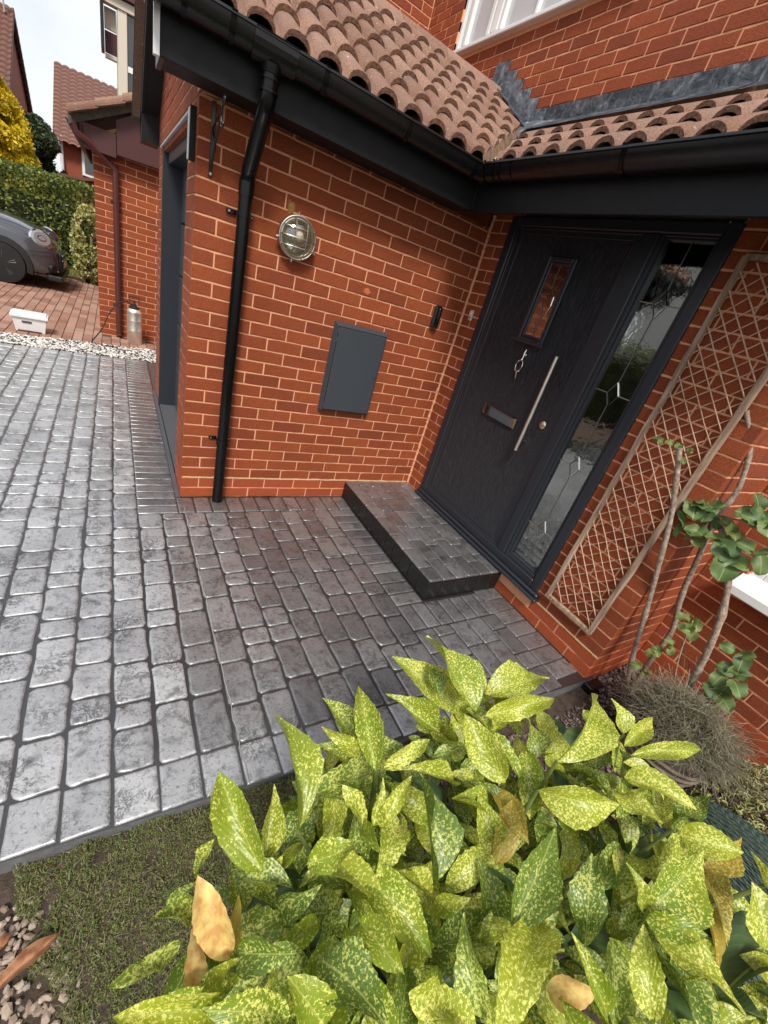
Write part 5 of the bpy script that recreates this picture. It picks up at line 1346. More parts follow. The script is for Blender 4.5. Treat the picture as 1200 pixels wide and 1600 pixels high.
CM = [leaf_mesh('leaf', 'climber', 'round', 18, .25, .3, .25, s_, 0, .95) for s_ in (1, 2, 5)]; CY = [leaf_mesh('leaf', 'climber_young', 'round', 10, .35, .3, .3, s_, 0, .85) for s_ in (3, 4)]
for c, n_, sz, ms_ in (((.04, -1.975, 1.13), 2, .085, CM), ((.03, -2.02, 1.125), 3, .09, CM), ((.02, -2.06, 1.13), 4, .07, CM), ((.03, -2.05, 1.0), 4, .095, CM), ((.0, -2.10, 1.0), 2, .07, CM), ((.04, -2.09, 1.07), 3, .06, CM),
                       ((.03, -2.19, 1.09), 4, .06, CY), ((.05, -2.225, 1.19), 4, .085, CM), ((.03, -2.26, 1.17), 3, .10, CM), ((.02, -2.20, 1.02), 3, .065, CY), ((.0, -2.25, .99), 4, .11, CM), ((.03, -2.30, 1.06), 3, .08, CM), ((.06, -2.34, 1.16), 2, .08, CM),
                       ((-.14, -1.87, 1.335), 3, .035, CY), ((-.13, -1.79, 1.31), 2, .04, CY), ((-.14, -1.92, 1.31), 3, .03, CY), ((.02, -2.29, .65), 3, .06, CY), ((.0, -2.31, .61), 3, .055, CY), ((.0, -2.25, .44), 4, .055, CY), ((.02, -2.29, .48), 3, .05, CY),
                       ((.0, -2.26, .30), 3, .05, CY), ((.12, -2.50, .50), 5, .085, CM), ((.16, -2.46, .60), 3, .08, CM), ((.10, -2.52, .40), 4, .08, CM), ((.05, -2.05, 1.32), 2, .02, CY), ((.1, -2.6, .22), 3, .06, CY)):
    for i in range(n_):
        b = Vector(c) + Vector((random.uniform(-.02, .02), random.uniform(-.02, .02), random.uniform(-.02, .02))); a = 6.283 * i / n_ + random.uniform(-.5, .5)
        d = Vector((-.5 + .4 * random.uniform(-1, 1), math.cos(a), .8 * math.sin(a))).normalized() * sz * random.uniform(.75, 1.15)
        place_leaf(random.choice(ms_), b, b + d, d.length * random.uniform(.8, 1.0), Vector((-.8, -.25, .75)) + Vector((random.uniform(-.3, .3),) * 3), cl)

# stone urn with wiry plant
UX, UY = -.09, -2.515
urn = thing('stone_urn', (UX, UY, -.07), 'weathered ribbed stone urn holding a dried wiry plant', 'planter')
pr = [(.11, -.05), (.135, -.03), (.150, .0), (.148, .008), (.165, .035), (.161, .045), (.178, .072), (.173, .083), (.190, .112), (.184, .123), (.198, .150), (.191, .160), (.200, .185), (.206, .215), (.203, .228), (.190, .230), (.182, .215), (.178, .20), (.05, .19)]
obj('bowl', lathe(BM(), [(r_ * .94, z) for r_, z in pr], (UX, UY, 0), 48), M['urn'], urn, smooth=True)
obj('potting_soil', lathe(BM(), [(.172, .205), (.17, .215), (.05, .222)], (UX, UY, 0), 24), M['soil'], urn)
def urn_reg(r_):
    a, q = r_.uniform(0, 6.283), math.sqrt(r_.uniform(0, 1)) * .19
    return UX + q * math.cos(a) + .015, UY + q * math.sin(a) - .01
dry = thing('wiry_plant', (UX, UY, .2), 'tangle of dried grey green wiry shoots growing in the stone urn', 'plant')
def urn_z(x, y, r_):
    q = math.hypot(x - UX, y - UY) / .2; return .215 + max(0, 1 - q * q) * .17 * r_.uniform(.1, 1.1) + .05 * mnoise.noise(Vector((x * 14, y * 14, 3)))
tufts('shoots', 5200, urn_reg, urn_z, .13, 'wiry', '', '', wd=.0014, lean=1.3, seg=5, seed=8, parent=dry, thick=.6)
for i in range(34):
    a = random.uniform(-2.2, .9); q = random.uniform(.1, .16); b = Vector((UX + q * math.cos(a) * .8, UY + q * math.sin(a) * .8, .26)); L = random.uniform(.14, .36); d = Vector((math.cos(a) * random.uniform(.5, 1), math.sin(a), random.uniform(.3, 1.2))).normalized()
    pts = [b + d * L * t_ + Vector((0, 0, -.10 * (L * t_) * t_ * 2)) for t_ in (0, .25, .5, .75, 1)]
    obj('flower_stalk', tube(BM(), pts, [.0011, .001, .0009, .0014, .0022], 5), M['wiry'], dry)

# variegated shrub at the right edge
eu = thing('variegated_shrub', (.02, -2.84, -.06), 'small shrub with cream edged leaves between the urn and the right edge', 'shrub')
js = []; cm, em = M['euon_c'], M['euon_e']
def vari_leaf(seed):
    me = leaf_mesh('leaf', 'euon_e', 'x', 6, .3, .3, .1, seed); me.materials.append(cm)
    for p in me.polygons:
        j = p.index % 4
        if j in (1, 2) and 1 <= p.index // 4 <= 4: p.material_index = 1
    return me
vl = [vari_leaf(s_) for s_ in (1, 2, 3)]
for i in range(1500):
    a, ph = random.uniform(0, 6.283), random.uniform(0, 1); q = random.uniform(.75, 1.0)
    c = Vector((.06 + .25 * q * math.sqrt(1 - (ph * .95) ** 2) * math.cos(a), -2.86 + .20 * q * math.sqrt(1 - (ph * .95) ** 2) * math.sin(a), -.02 + .29 * ph * q + .04 * mnoise.noise(Vector((a * 3, ph * 6, 0)))))
    n = Vector((math.cos(a) * .7, math.sin(a) * .7, .5 + ph)).normalized(); d = (n + Vector((random.uniform(-1, 1), random.uniform(-1, 1), random.uniform(-.6, .8))) * .9).normalized() * random.uniform(.022, .036)
    js.append((random.choice(vl), leaf_matrix(c, d, d.length * .55, n + Vector((random.uniform(-.5, .5),) * 3))))
link('leaves', join_meshes('leaves', js, [em, cm]), eu, kind='stuff')
for i in range(8): obj('stem', tube(BM(), [(.06, -2.86, -.08), (.06 + random.uniform(-.15, .15), -2.86 + random.uniform(-.12, .12), .18)], .003, 5), M['bark'], eu)

# green woven mesh cover beside the laurel
gm = thing('green_mesh_cover', (-.50, -2.95, -.06), 'rounded dark green woven mesh mat between the laurel and the cream edged shrub', 'mat')
bm = BM(); cx, cy = -.46, -2.98; rings = []
for i in range(15):
    q = i / 14; r_ = .34 * q; z = .25 - .10 * q ** 2.2 - (.14 if i == 14 else 0)
    rings.append([bm.verts.new((cx + r_ * 1.05 * math.cos(k * math.pi / 24), cy + r_ * .95 * math.sin(k * math.pi / 24), z + .004 * mnoise.noise(Vector((k * .5, i * .5, 0))))) for k in range(48)])
for a, b in zip(rings[1:], rings[2:]):
    for k in range(48): bm.faces.new((a[k], a[(k + 1) % 48], b[(k + 1) % 48], b[k]))
bm.faces.new(rings[1]); bmesh.ops.delete(bm, geom=rings[0], context='VERTS'); obj('base_sheet', bm, M['mesh'], gm, smooth=True)
def dome_z(x, y):
    q = math.hypot((x - cx) / 1.05, (y - cy) / .95) / .34; return .252 - .10 * min(1, q) ** 2.2
bm = BM()
for i in range(56):
    x_ = -.34 + .68 * i / 55; yy = math.sqrt(max(0, .34 ** 2 - x_ ** 2)); pts = []
    n = max(4, int(yy * 2 / .012)); 
    for k in range(n + 1):
        y_ = -yy + 2 * yy * k / n; X_, Y_ = cx + x_ * 1.05, cy + y_ * .95
        pts.append((X_ + .0016 * math.sin(k * 1.57), Y_, dome_z(X_, Y_) + .0035 * (1 if (k + i) % 2 else 0)))
    tube(bm, pts, .0034, 4, cap=False)
obj('woven_strands', bm, M['mesh'], gm, kind='stuff')

# ================================================================== neighbour's garage and house
NY = 4.643
ng = thing('neighbouring_garage', (-1.0, 6.0, 0), 'red brick garage with brown fascia and downpipe beyond the gap', 'garage')
npool = Pool('brick')
bm = BM(); prism(bm, [(-2.3845, NY + .0035, -.1), (.5, NY + .0035, -.1), (.5, NY + .0035, 3.8), (-1.2, NY + .0035, 2.92), (-2.3845, NY + .0035, 2.22)], (0, .096, 0)); wN = obj('wall', bm, M['mortar'], ng)
obj('side_wall', B(-2.3845, -2.28, NY + .11, NY + 2.9, -.1, 2.3), M['far_brick'], ng)
wall_bricks(npool, wN, (-2.388, NY, 0), 0, 0, 1.2, 0, 34, (0, .1125), plinth=0, keep=lambda s, z: z < 2.16 + .5 * s)
npool.flush(wN, [M['brick']])
def nroof(x): return 2.30 + .55 * (x + 2.50)
bm = BM(); prism(bm, [(-2.60, NY - .16, nroof(-2.60) - .03), (-.9, NY - .16, nroof(-.9) - .03), (-.9, NY - .16, nroof(-.9) + .05), (-2.60, NY - .16, nroof(-2.60) + .05)], (0, 3.2, 0)); rN = obj('roof', bm, M['grey_timber'], ng)
js = []
for c_ in range(10):
    for r_ in range(4):
        me = _tm[(c_ + r_) % 5]; js.append((me, Matrix.Translation((-2.60 + .26 * r_, NY + 2.7 - .30 * c_ , nroof(-2.60 + .26 * r_) + .05)) @ Matrix.Rotation(-math.pi / 2, 4, 'Z')))
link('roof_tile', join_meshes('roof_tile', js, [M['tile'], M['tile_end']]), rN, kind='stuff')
obj('box_end', B(-2.47, -2.15, NY - .155, NY - .006, 2.06, 2.29, .004), M['brown_box'], ng)
bm = BM(); prism(bm, [(-2.145, NY - .15, 2.10), (-1.4, NY - .15, 2.12), (-1.4, NY - .15, 2.9), (-2.145, NY - .15, 2.42)], (0, .14, 0)); obj('bargeboard', bm, M['brown_box'], ng)
obj('fascia', B(-2.50, -2.472, NY - .15, NY + 3.0, 2.08, 2.30), M['brown_box'], ng)
pipeb = thing('brown_downpipe', (-2.16, NY - .06, 0), 'brown plastic downpipe on the neighbouring garage wall', 'drainpipe')
cyl('pipe', [(-2.165, NY - .055, .0), (-2.165, NY - .055, 1.93)], .034, M['brown'], pipeb)
cyl('pipe', [(-2.165, NY - .055, 1.92), (-2.175, NY - .058, 1.965), (-2.24, NY - .08, 2.0), (-2.43, NY - .17, 2.13), (-2.53, NY - .20, 2.17), (-2.55, NY - .21, 2.24)], .034, M['brown'], pipeb)
for z_ in (.42, 1.62): obj('pipe_clip', box(tube(BM(), [(-2.165, NY - .055, z_ - .012), (-2.165, NY - .055, z_ + .012)], .039, 16), -2.225, -2.105, NY - .014, NY - .002, z_ - .010, z_ + .010), M['brown'], pipeb)
cyl('shoe', [(-2.165, NY - .055, .02), (-2.16, NY - .09, .0)], .036, M['brown'], pipeb)
gu = tag(obj('brown_gutter', sweep([(-2.56, NY - .17, 2.27), (-2.56, NY + 3.0, 2.27)], [(-o_, z) for o_, z in prof], True), M['brown']), 'brown gutter above the downpipe of the neighbouring garage', 'gutter')

nh = thing('neighbouring_house', (-1.2, 9, 0), 'house behind the garages with a white framed bay window under a dark eave', 'house')
obj('wall', B(-1.80, 2.5, 7.3, 12, -.1, 5.4), M['far_brick'], nh)
bay = obj('window', B(-2.085, -1.965, 7.08, 7.20, 2.75, 4.10, .006), M['cream'], nh)
link('glazing_bar', to_mesh(B(-1.964, -1.6, 7.10, 7.16, 3.36, 3.43, .004), 'glazing_bar', M['white']), bay)
link('pane', to_mesh(B(-1.964, -1.6, 7.12, 7.13, 2.8, 4.0), 'pane', M['dark_glass']), bay)
link('frame_head', to_mesh(B(-2.25, -1.5, 7.06, 7.2, 4.0, 4.10, .004), 'frame_head', M['cream']), bay)
bm = BM(); box(bm, -2.09, -2.07, 7.2, 8.4, 2.7, 4.0); link('bay_side', to_mesh(bm, 'bay_side', M['cream']), bay)
obj('soffit_board', B(-2.245, -2.092, 7.22, 7.26, 3.50, 3.74, .003), M['brown_box'], nh)
obj('side_panel', B(-2.245, -2.10, 7.22, 7.26, 3.76, 3.99, .003), M['cream'], nh)
obj('side_panel', B(-2.245, -2.10, 7.20, 7.30, 3.44, 3.485, .003), M['cream'], nh)
obj('eave_board', B(-2.29, -1.2, 7.0, 7.3, 4.11, 4.34, .004), M['brown_box'], nh)
obj('bargeboard', B(-2.292, -2.25, 7.0, 7.34, 3.49, 5.0, .004), M['black'], nh)
bm = BM(); prism(bm, [(-2.30, 6.9, 4.35), (1.6, 6.9, 4.35), (1.6, 9.0, 5.9), (-2.30, 9.0, 5.9)], (0, 0, .08)); obj('roof', bm, M['tile_end'], nh)

# ================================================================== sprayer and tub
sx, sy = -1.985, 4.35
sp = thing('pressure_sprayer', (sx, sy, 0), 'steel pressure sprayer with handle and hose standing by the brown downpipe', 'sprayer')
obj('tank', lathe(BM(), [(.082, .0), (.088, .008), (.088, .17), (.0895, .175), (.088, .18), (.088, .30), (.0895, .305), (.088, .31), (.088, .40), (.090, .408), (.086, .425), (.068, .452), (.040, .462)], (sx, sy, 0), 32), M['steel'], sp, smooth=True)
obj('shoulder', lathe(BM(), [(.062, .452), (.060, .475), (.034, .49), (.030, .51), (.016, .515)], (sx, sy, 0), 24), M['rubber'], sp, smooth=True)
obj('handle', tube(BM(), [(sx, sy, .50), (sx, sy, .545), (sx - .055, sy, .550), (sx - .06, sy, .60), (sx + .06, sy, .60), (sx + .055, sy, .550), (sx, sy, .545)], .0075, 8), M['rubber'], sp)
obj('hose', tube(BM(), smoothpath([(sx - .03, sy, .485), (sx - .08, sy - .02, .53), (sx - .17, sy - .04, .50), (sx - .28, sy - .10, .36), (sx - .37, sy - .20, .16), (sx - .47, sy - .36, .03), (sx - .46, sy - .45, .012), (sx - .30, sy - .46, .012), (sx - .15, sy - .47, .012)], 6), .0075, 8), M['rubber'], sp, smooth=True)
obj('lance', tube(BM(), [(sx - .17, sy - .47, .014), (sx + .02, sy - .50, .014)], .006, 8), M['galv'], sp)
tb_ = thing('white_tub', (-3.10, 4.10, 0), 'white rectangular plastic tub with a rim standing on the red block paving', 'tub')
bm = BM()
def taper_box(bm, cx, cy, hx0, hy0, hx1, hy1, z0, z1, rot=.06, cap=True):
    c_, s_ = math.cos(rot), math.sin(rot); f = lambda x, y, z: bm.verts.new((cx + c_ * x - s_ * y, cy + s_ * x + c_ * y, z))
    a = [f(*q, z0) for q in ((-hx0, -hy0), (hx0, -hy0), (hx0, hy0), (-hx0, hy0))]; b = [f(*q, z1) for q in ((-hx1, -hy1), (hx1, -hy1), (hx1, hy1), (-hx1, hy1))]
    for i in range(4): bm.faces.new((a[i], a[(i + 1) % 4], b[(i + 1) % 4], b[i]))
    bm.faces.new(a[::-1])
    if cap: bm.faces.new(b)
    return bm
obj('body', taper_box(bm, -3.08, 4.10, .135, .09, .158, .11, .0, .165), M['white'], tb_)
obj('lid', taper_box(BM(), -3.08, 4.10, .176, .128, .176, .128, .166, .190), M['white'], tb_)
obj('lid_top', taper_box(BM(), -3.08, 4.10, .168, .12, .160, .112, .1905, .205), M['white'], tb_)
obj('paint_drip', taper_box(BM(), -3.08, 3.998, .11, .006, .11, .004, .002, .018), M['brown'], tb_)
bm = BM(); taper_box(bm, -3.10, 3.9905, .045, .002, .045, .002, .105, .125); obj('label_print', bm, M['meter'], tb_)

# ================================================================== car
car = thing('parked_car', (-4.5, 7.9, 0), 'dark grey small hatchback parked on the red block paving in front of the hedge', 'car')
CX, CY, YAW = -3.02, 7.22, R(0)
def cw(l, s, z):     # l metres back from the nose, s across (0 near side, 1.7 far side), z up
    return (CX - l, CY + s, z)
secs = [  # l, side inset at bumper, z bottom, z shoulder, z top centre
    (0.00, .30, .28, .50, .60), (0.04, .20, .22, .60, .70), (0.14, .09, .19, .70, .80), (0.30, .03, .18, .78, .89), (0.55, .0, .18, .84, .965), (0.85, .0, .18, .88, 1.01), (1.15, .0, .18, .90, 1.04),
    (1.30, .0, .18, .91, 1.07), (1.75, .0, .18, .92, 1.38), (2.1, .0, .18, .92, 1.41), (2.8, .0, .18, .93, 1.41), (3.4, .0, .18, .94, 1.37), (3.65, .02, .20, .93, 1.15), (3.80, .10, .28, .80, .95), (3.84, .2, .35, .7, .8)]
bm = BM(); rings = []; CWD = 1.70
for (l, ins, zb, zs_, zt) in secs:
    pr_ = [(ins + .06, zb), (ins + .01, zb + .12), (ins, (zb + zs_) / 2), (ins + .02, zs_ - .06), (ins + .07, zs_), (ins + (.20 if zt < 1.1 else .26), zt - .05), (ins + .42, zt), (CWD / 2, zt + .012)]
    full = pr_ + [(CWD - s, z) for s, z in pr_[-2::-1]]
    rings.append([bm.verts.new(cw(l, s, z)) for s, z in full])
for a, b in zip(rings, rings[1:]):
    for k in range(len(a) - 1): bm.faces.new((a[k], a[k + 1], b[k + 1], b[k]))
    bm.faces.new((a[-1], a[0], b[0], b[-1]))
bm.faces.new(rings[0]); bm.faces.new(rings[-1][::-1])
ob = obj('body', bm, M['car'], car, smooth=True)
sub = ob.modifiers.new('sub', 'SUBSURF'); sub.levels = 1; sub.render_levels = 2
for l in (.74, 3.22):
    for s, sg in ((-.012, 1), (CWD + .012, -1)):
        c = Vector(cw(l, s, .305)); wh = obj('wheel', None or lathe(BM(), [(.20, -.10), (.30, -.09), (.308, -.06), (.308, .06), (.295, .085), (.20, .095)], (0, 0, 0), 40, '-Y'), M['rubber'], car, smooth=True)
        wh.location = c + Vector((0, .075 * sg, 0)); wh.rotation_euler = (0, 0, 0 if sg > 0 else math.pi)
        bm = lathe(BM(), [(.205, -.02), (.205, .088), (.190, .092), (.186, .055), (.05, .05)], (0, 0, 0), 32, '-Y'); rim = link('rim', to_mesh(bm, 'rim', M['car_black'], True), wh)
        for k in range(5):
            a = k * 2 * math.pi / 5 + .3
            for da in (-.10, .10):
                bm = tube(BM(), [(.03 * math.cos(a), -.082, .03 * math.sin(a)), (.19 * math.cos(a + da), -.090, .19 * math.sin(a + da))], .011, 6); link('spoke', to_mesh(bm, 'spoke', M['meter']), wh)
        # arch flare
        bm = BM(); A_, B_ = [], []
        for k in range(17):
            a = R(-14 + 208 * k / 16); ca, sa = math.cos(a), math.sin(a)
            A_.append([bm.verts.new((c.x + .318 * ca, c.y - .012 * sg, c.z + .318 * sa)), bm.verts.new((c.x + .395 * ca, c.y - .004 * sg, c.z + .395 * sa)), bm.verts.new((c.x + .40 * ca, c.y + .05 * sg, c.z + .40 * sa)), bm.verts.new((c.x + .312 * ca, c.y + .20 * sg, c.z + .312 * sa))])
        for a, b in zip(A_, A_[1:]):
            for q in range(3): bm.faces.new((a[q], a[q + 1], b[q + 1], b[q]))
            bm.faces.new((a[3], a[0], b[0], b[3]))
        obj('wheel_arch', bm, M['car_black'], car)
def disc(name, c, n, rx, rz, mat, par, th=.02, seg=28):
    n = Vector(n).normalized(); u = n.cross(Vector((0, 0, 1))).normalized(); v_ = u.cross(n); bm = BM()
    ra = [bm.verts.new(Vector(c) + u * rx * math.cos(k * 2 * math.pi / seg) + v_ * rz * math.sin(k * 2 * math.pi / seg)) for k in range(seg)]
    rb = [bm.verts.new(v.co + n * th) for v in ra]; rc = [bm.verts.new(Vector(c) + n * th * 1.35 + (v.co - Vector(c)) * .8) for v in ra]
    for a, b in ((ra, rb), (rb, rc)):
        for k in range(seg): bm.faces.new((a[k], a[(k + 1) % seg], b[(k + 1) % seg], b[k]))
    bm.faces.new(ra[::-1]); bm.faces.new(rc); return obj(name, bm, mat, par, smooth=False)
for s, sg in ((.20, 1), (1.50, -1)):
    c = cw(.235, s, .755); disc('headlight_ring', c, (.50, -.75 * sg, .45), .175, .150, M['chrome'], car, .03); h = disc('headlight', c, (.50, -.75 * sg, .45), .150, .126, M['headlight'], car, .05)
disc('fog_lamp', cw(.115, .17, .36), (.75, -.6, 0), .075, .07, M['car_black'], car, .05)
disc('fog_lamp', cw(.115, 1.53, .36), (.75, .6, 0), .075, .07, M['car_black'], car, .05)
bm = BM(); box(bm, CX - .03, CX + .035, CY + .36, CY + 1.34, .30, .60, .02); obj('grille', bm, M['car_black'], car)
for s, sg in ((.20, 1), (1.50, -1)):
    c = Vector(cw(.235, s, .755)) + Vector((.50, -.75 * sg, .45)).normalized() * .062; disc('lamp_projector', c, (.50, -.75 * sg, .45), .070, .050, M['chrome'], car, .006); disc('lamp_lens', c + Vector((.50, -.75 * sg, .45)).normalized() * .014, (.50, -.75 * sg, .45), .050, .036, M['headlight'], car, .006)
obj('bonnet_line', tube(BM(), [cw(.10, .34, .72), cw(.20, .20, .82), cw(.5, .135, .905), cw(.9, .12, .955), cw(1.2, .12, .98)], .006, 5), M['car_black'], car)
obj('bumper_line', tube(BM(), [cw(.02, .30, .62), cw(.10, .12, .60), cw(.24, .02, .585), cw(.36, -.004, .57)], .005, 5), M['car_black'], car)
obj('door_mirror', lathe(BM(), [(.02, -.09), (.085, -.06), (.095, 0), (.085, .06), (.02, .09)], cw(1.55, -.12, .99), 16, 'X'), M['car'], car, smooth=True)
obj('number_plate', B(CX + .036, CX + .046, CY + .60, CY + 1.10, .36, .46, .003), M['white'], car)
for z_ in (.56, .48): obj('grille_bar', B(CX + .02, CX + .048, CY + .38, CY + 1.32, z_, z_ + .022, .005), M['chrome'], car)
bm = BM(); box(bm, CX - .18, CX + .045, CY + .12, CY + 1.58, .16, .25, .02); obj('bumper_lip', bm, M['car_black'], car)
obj('side_window', B(CX - 3.2, CX - 1.62, CY + .10, CY + .13, .98, 1.27, .01), M['dark_glass'], car); obj('side_window', B(CX - 3.2, CX - 1.62, CY + 1.57, CY + 1.60, .98, 1.27, .01), M['dark_glass'], car)
bm = BM(); prism(bm, [cw(1.33, .30, 1.09), cw(1.33, 1.40, 1.09), cw(1.74, 1.33, 1.385), cw(1.74, .37, 1.385)], (.012, 0, .012)); obj('windscreen', bm, M['dark_glass'], car)

# ================================================================== hedge, conifer, trees
def foliage(name, pts, size, mat, parent, seed=1, spread=.9, asp=.55):
    r_ = np.random.default_rng(seed); n = len(pts); d = r_.normal(size=(n, 3)); d /= np.linalg.norm(d, axis=1, keepdims=True)
    u = np.cross(d, r_.normal(size=(n, 3))); u /= np.linalg.norm(u, axis=1, keepdims=True); s = size * r_.uniform(.6, 1.4, (n, 1)); v_ = np.zeros((n, 4, 3), np.float32)
    v_[:, 0] = pts - d * s; v_[:, 1] = pts + u * s * asp; v_[:, 2] = pts + d * s; v_[:, 3] = pts - u * s * asp
    return link(name, arr_mesh(name, v_, 4, M[mat]), parent, kind='stuff')
def noise3(p, f): return np.array([mnoise.noise(Vector(q) * f) for q in p])
def box_pts(n, x0, x1, y0, y1, z0, z1, seed, depth=.22):
    r_ = np.random.default_rng(seed); p = np.stack([r_.uniform(x0, x1, n), r_.uniform(y0, y1, n), r_.uniform(z0, z1, n)], 1)
    dpt = np.minimum.reduce([p[:, 0] - x0, x1 - p[:, 0], p[:, 1] - y0, y1 - p[:, 1], z1 - p[:, 2]]); keep = r_.uniform(0, 1, n) < np.exp(-dpt / depth * 1.6) * 1.0
    p = p[keep]; nn = noise3(p, 2.6); nv = noise3(p, 6.0); keep = (nn + .5 * nv) > -.5; p = p[keep]
    p[:, 2] += nn[keep] * .07; p[:, 1] += nn[keep] * .06; return p
hg = thing('clipped_hedge', (-4.5, 11.2, 0), 'long clipped green hedge behind the parked car', 'hedge')
foliage('foliage', box_pts(210000, -9.0, -2.0, 10.0, 11.6, -.1, 1.80, 3), .036, 'hedge', hg, 4)
obj('dark_core', B(-8.6, -2.4, 10.75, 11.3, -.15, 1.3), M['rubber'], hg)  # solid near-black block filling the inside of the hedge
vs2 = thing('variegated_bush', (-2.62, 9.3, 0), 'pale variegated bush between the hedge and the neighbouring garage', 'shrub')
p = rng.normal(size=(9000, 3)); p /= np.linalg.norm(p, axis=1, keepdims=True); p *= rng.uniform(.72, 1.0, (9000, 1)) * np.array([.34, .34, .80]); p += np.array([-2.62, 9.35, .68]); nn = noise3(p, 5.0); p = p[nn > -.22]
foliage('foliage', p, .034, 'varieg', vs2, 7); obj('stem', tube(BM(), [(-2.62, 9.35, -.1), (-2.6, 9.36, .9)], [.04, .02], 8), M['bark'], vs2)
def grass_reg(r_): return r_.uniform(-4.6, -2.0), r_.uniform(8.95, 10.2)
sheet('lawn', -9, -1.9, 9.45, 13.5, -.012, M['soil'])
tufts('grass', 16000, lambda r_: (r_.uniform(-4.4, -2.0), r_.uniform(9.45, 10.3)), lambda x, y, r_: -.01 + (y - 9.4) * .14, .07, 'grass', 'patch of pale grass at the foot of the hedge', 'grass', wd=.006, seed=6)
obj('lawn_edging', B(-5, -2.3, 9.40, 9.45, -.05, .05), M['soil'], kind='structure')
def tree_pts(n, c, rad, seed, flame=0.0, inner=.6, gap=-.18, nf=1.4):
    r_ = np.random.default_rng(seed); d = r_.normal(size=(n, 3)); d /= np.linalg.norm(d, axis=1, keepdims=True); p = d * r_.uniform(inner, 1, (n, 1)) * np.array(rad)
    if flame:
        t_ = (p[:, 2] / rad[2] + 1) / 2; k = np.clip(1.25 - t_ ** 2.2 * flame, .1, 1.2); p[:, 0] *= k; p[:, 1] *= k
    p += np.array(c); nn = noise3(p, nf); p = p[nn > gap]; nn = nn[nn > gap]; p += (p - np.array(c)) * nn[:, None] * .16; return p
gc = thing('golden_conifer', (-5.05, 14.2, 0), 'rounded golden yellow conifer rising above the hedge', 'tree')
foliage('crown', tree_pts(65000, (-5.0, 14.2, 1.95), (1.12, 1.1, 2.25), 5, .75, .72, -.3, 2.4), .052, 'gold', gc, 8, asp=.4)
obj('trunk', tube(BM(), [(-5.05, 14.2, -.15), (-5.05, 14.2, 2.6)], [.16, .05], 10), M['bark'], gc); obj('inner_branches', lathe(BM(), [(.7, .2), (.85, 1.2), (.6, 2.4), (.15, 3.3)], (-5.05, 14.2, 0), 14), M['darkleaf'], gc, kind='stuff')
dt = thing('dark_green_tree', (-4.1, 17.5, 0), 'dark green leafy tree between the golden conifer and the far red house', 'tree')
foliage('crown', tree_pts(26000, (-4.15, 17.0, 2.0), (.75, .8, 1.25), 9, 0, .5, -.1, 1.6), .06, 'darkleaf', dt, 10); obj('trunk', tube(BM(), [(-4.15, 17.0, -.15), (-4.15, 17.0, 2.3)], [.12, .05], 10), M['bark'], dt)
ft = thing('distant_tree', (-3.2, 27, 0), 'sparse dark treetop showing above the far tiled roof', 'tree')
foliage('crown', tree_pts(7000, (-2.1, 26.0, 4.6), (1.1, .9, 1.15), 11, 0, .3, .05, 1.3), .07, 'darkleaf', ft, 12); obj('trunk', tube(BM(), [(-2.1, 26.0, -.15), (-2.1, 26.0, 4.2)], [.2, .06], 10), M['bark'], ft)

# ================================================================== far houses
def far_house(name, label, x0, x1, y0, y1, ze, zr, gable_x=True, parts=()):
    """ridge along x; gables on the x ends"""
    h = thing(name, ((x0 + x1) / 2, (y0 + y1) / 2, 0), label, 'house'); ym = (y0 + y1) / 2
    bm = BM(); prism(bm, [(x0, y0, -.15), (x0, y1, -.15), (x0, y1, ze), (x0, ym, zr - .1), (x0, y0, ze)], (x1 - x0, 0, 0)); obj('wall', bm, M['far_brick'], h)
    ov = .18; sl = (zr - ze) / (ym - y0)
    for sgn in (1, -1):
        bm = BM(); ncol = int((x1 - x0 + 2 * ov) / .055); nrow = 20; W_ = x1 - x0 + 2 * ov
        ya, yb = (y0 - .35, ym) if sgn > 0 else (y1 + .35, ym)
        za = ze - .35 * sl
        V, F = [], []
        for r_ in range(nrow):
            for e in (0, 1):
                t_ = (r_ + e) / nrow; yy = ya + (yb - ya) * t_; zz = za + (zr - za) * t_ + (.075 if e == 0 else .01)
                for c_ in range(ncol + 1): V.append((x0 - ov + W_ * c_ / ncol, yy, zz + .045 * abs(math.sin(c_ * math.pi / 4)) ** .7))
        for r_ in range(nrow * 2 - 1):
            for c_ in range(ncol): a = r_ * (ncol + 1) + c_; F.append((a, a + 1, a + ncol + 2, a + ncol + 1))
        rf = raw('roof', V, F, M['far_roof'], h)
    for xx in (x0 - ov + .01, x1 + ov - .03):
        bm = BM(); prism(bm, [(xx, y0 - .35, za - .14), (xx, ym, zr - .16), (xx, y1 + .35, za - .14), (xx, y1 + .35, za + .02), (xx, ym, zr + .01), (xx, y0 - .35, za + .02)], (.03, 0, 0)); obj('bargeboard', bm, M['brown_box'], h)
    return h
h1 = far_house('far_brick_house', 'tall far red brick house with a steep tiled roof behind the conifer', -15.0, -5.55, 22.5, 30.5, 3.6, 7.2)
cyl('aerial_pole', [(-5.62, 26.0, 6.9), (-5.62, 26.0, 8.3)], .03, M['galv'], h1); obj('aerial', tube(BM(), [(-5.85, 26.0, 8.28), (-5.42, 26.0, 8.2)], .025, 6), M['galv'], h1)
h2 = far_house('small_brick_house', 'smaller far red brick house with a pinkish tiled roof above the hedge', -3.62, 4.2, 18.4, 23.2, 3.15, 5.25)
cyl('pipe', [(-3.60, 18.32, 0), (-3.60, 18.32, 3.1)], .05, M['white'], h2)
w2 = obj('window', B(-3.06, -1.9, 18.33, 18.40, 2.20, 3.05, .01), M['white'], h2); link('pane', to_mesh(B(-2.98, -1.98, 18.315, 18.33, 2.29, 2.97), 'pane', M['dark_glass']), w2)
lt = thing('lean_to', (-2.6, 16.5, 0), 'low brick outbuilding with a curved tiled lean to roof above the hedge end', 'outbuilding')
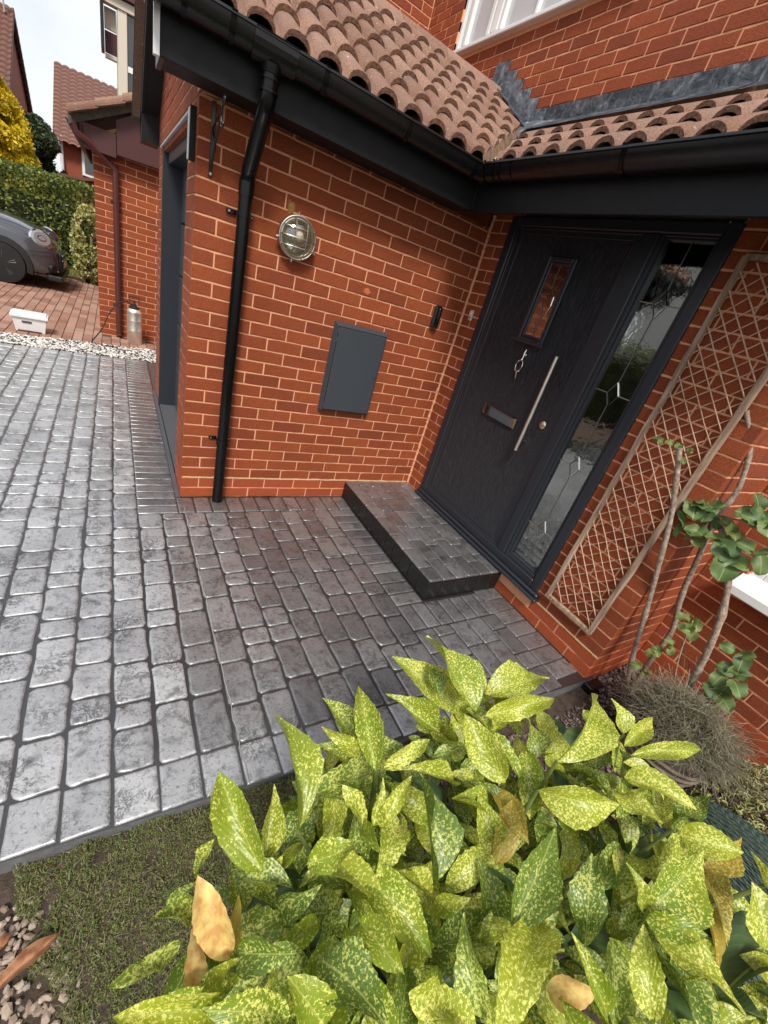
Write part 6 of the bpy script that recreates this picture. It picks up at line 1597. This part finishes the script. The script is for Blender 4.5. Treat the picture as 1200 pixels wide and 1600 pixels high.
obj('wall', B(-3.25, -1.2, 16.0, 17.5, -.1, 2.05), M['far_brick'], lt)
bm = BM(); prism(bm, [(-3.55, 15.8, 1.93), (-3.0, 15.8, 1.98), (-2.5, 15.8, 2.12), (-1.2, 15.8, 2.5), (-1.2, 15.8, 2.58), (-2.5, 15.8, 2.20), (-3.0, 15.8, 2.06), (-3.55, 15.8, 2.0)], (0, 1.9, 0)); obj('roof', bm, M['far_roof'], lt)

# ================================================================== what the door glass mirrors: across the road
rh = thing('roadside_hedge', (-10.4, 2.0, 0), 'tall hedge across the road, seen mirrored in the door glass', 'hedge')
foliage('foliage', box_pts(70000, -11.0, -9.6, -4, 14, -.1, 2.1, 13), .06, 'hedge', rh, 14); obj('dark_core', B(-10.8, -9.9, -3.8, 13.8, -.15, 1.8), M['rubber'], rh)  # leaves around a solid near-black block
oh = thing('rendered_house', (-19, 6, 0), 'white rendered house across the road, seen mirrored in the door glass', 'house')
bm = BM(); prism(bm, [(-22, 2, -.15), (-22, 9, -.15), (-22, 9, 4.6), (-22, 5.5, 7.0), (-22, 2, 4.6)], (6, 0, 0)); obj('wall', bm, M['mat_white_render'], oh)
for sg in (-1, 1):
    bm = BM(); prism(bm, [(-22.3, 5.5 + sg * 3.9, 4.35), (-15.7, 5.5 + sg * 3.9, 4.35), (-15.7, 5.5, 7.15), (-22.3, 5.5, 7.15)], (0, 0, .1)); obj('roof', bm, M['far_roof'], oh)
w3 = obj('window', B(-16.0, -15.93, 4.4, 6.4, 3.0, 4.2, .02), M['white'], oh); link('pane', to_mesh(B(-15.93, -15.915, 4.5, 6.3, 3.1, 4.1), 'pane', M['dark_glass']), w3)
rt = thing('roadside_tree', (-13, -.5, 0), 'leafy tree across the road, seen mirrored in the door glass', 'tree')
foliage('crown', tree_pts(16000, (-13, 1.0, 5.6), (1.9, 1.9, 2.0), 15, 0, .4, -.05, .9), .12, 'darkleaf', rt, 16); obj('trunk', tube(BM(), [(-13, 1.0, -.15), (-13, 1.0, 5.2)], [.2, .1], 10), M['bark'], rt)
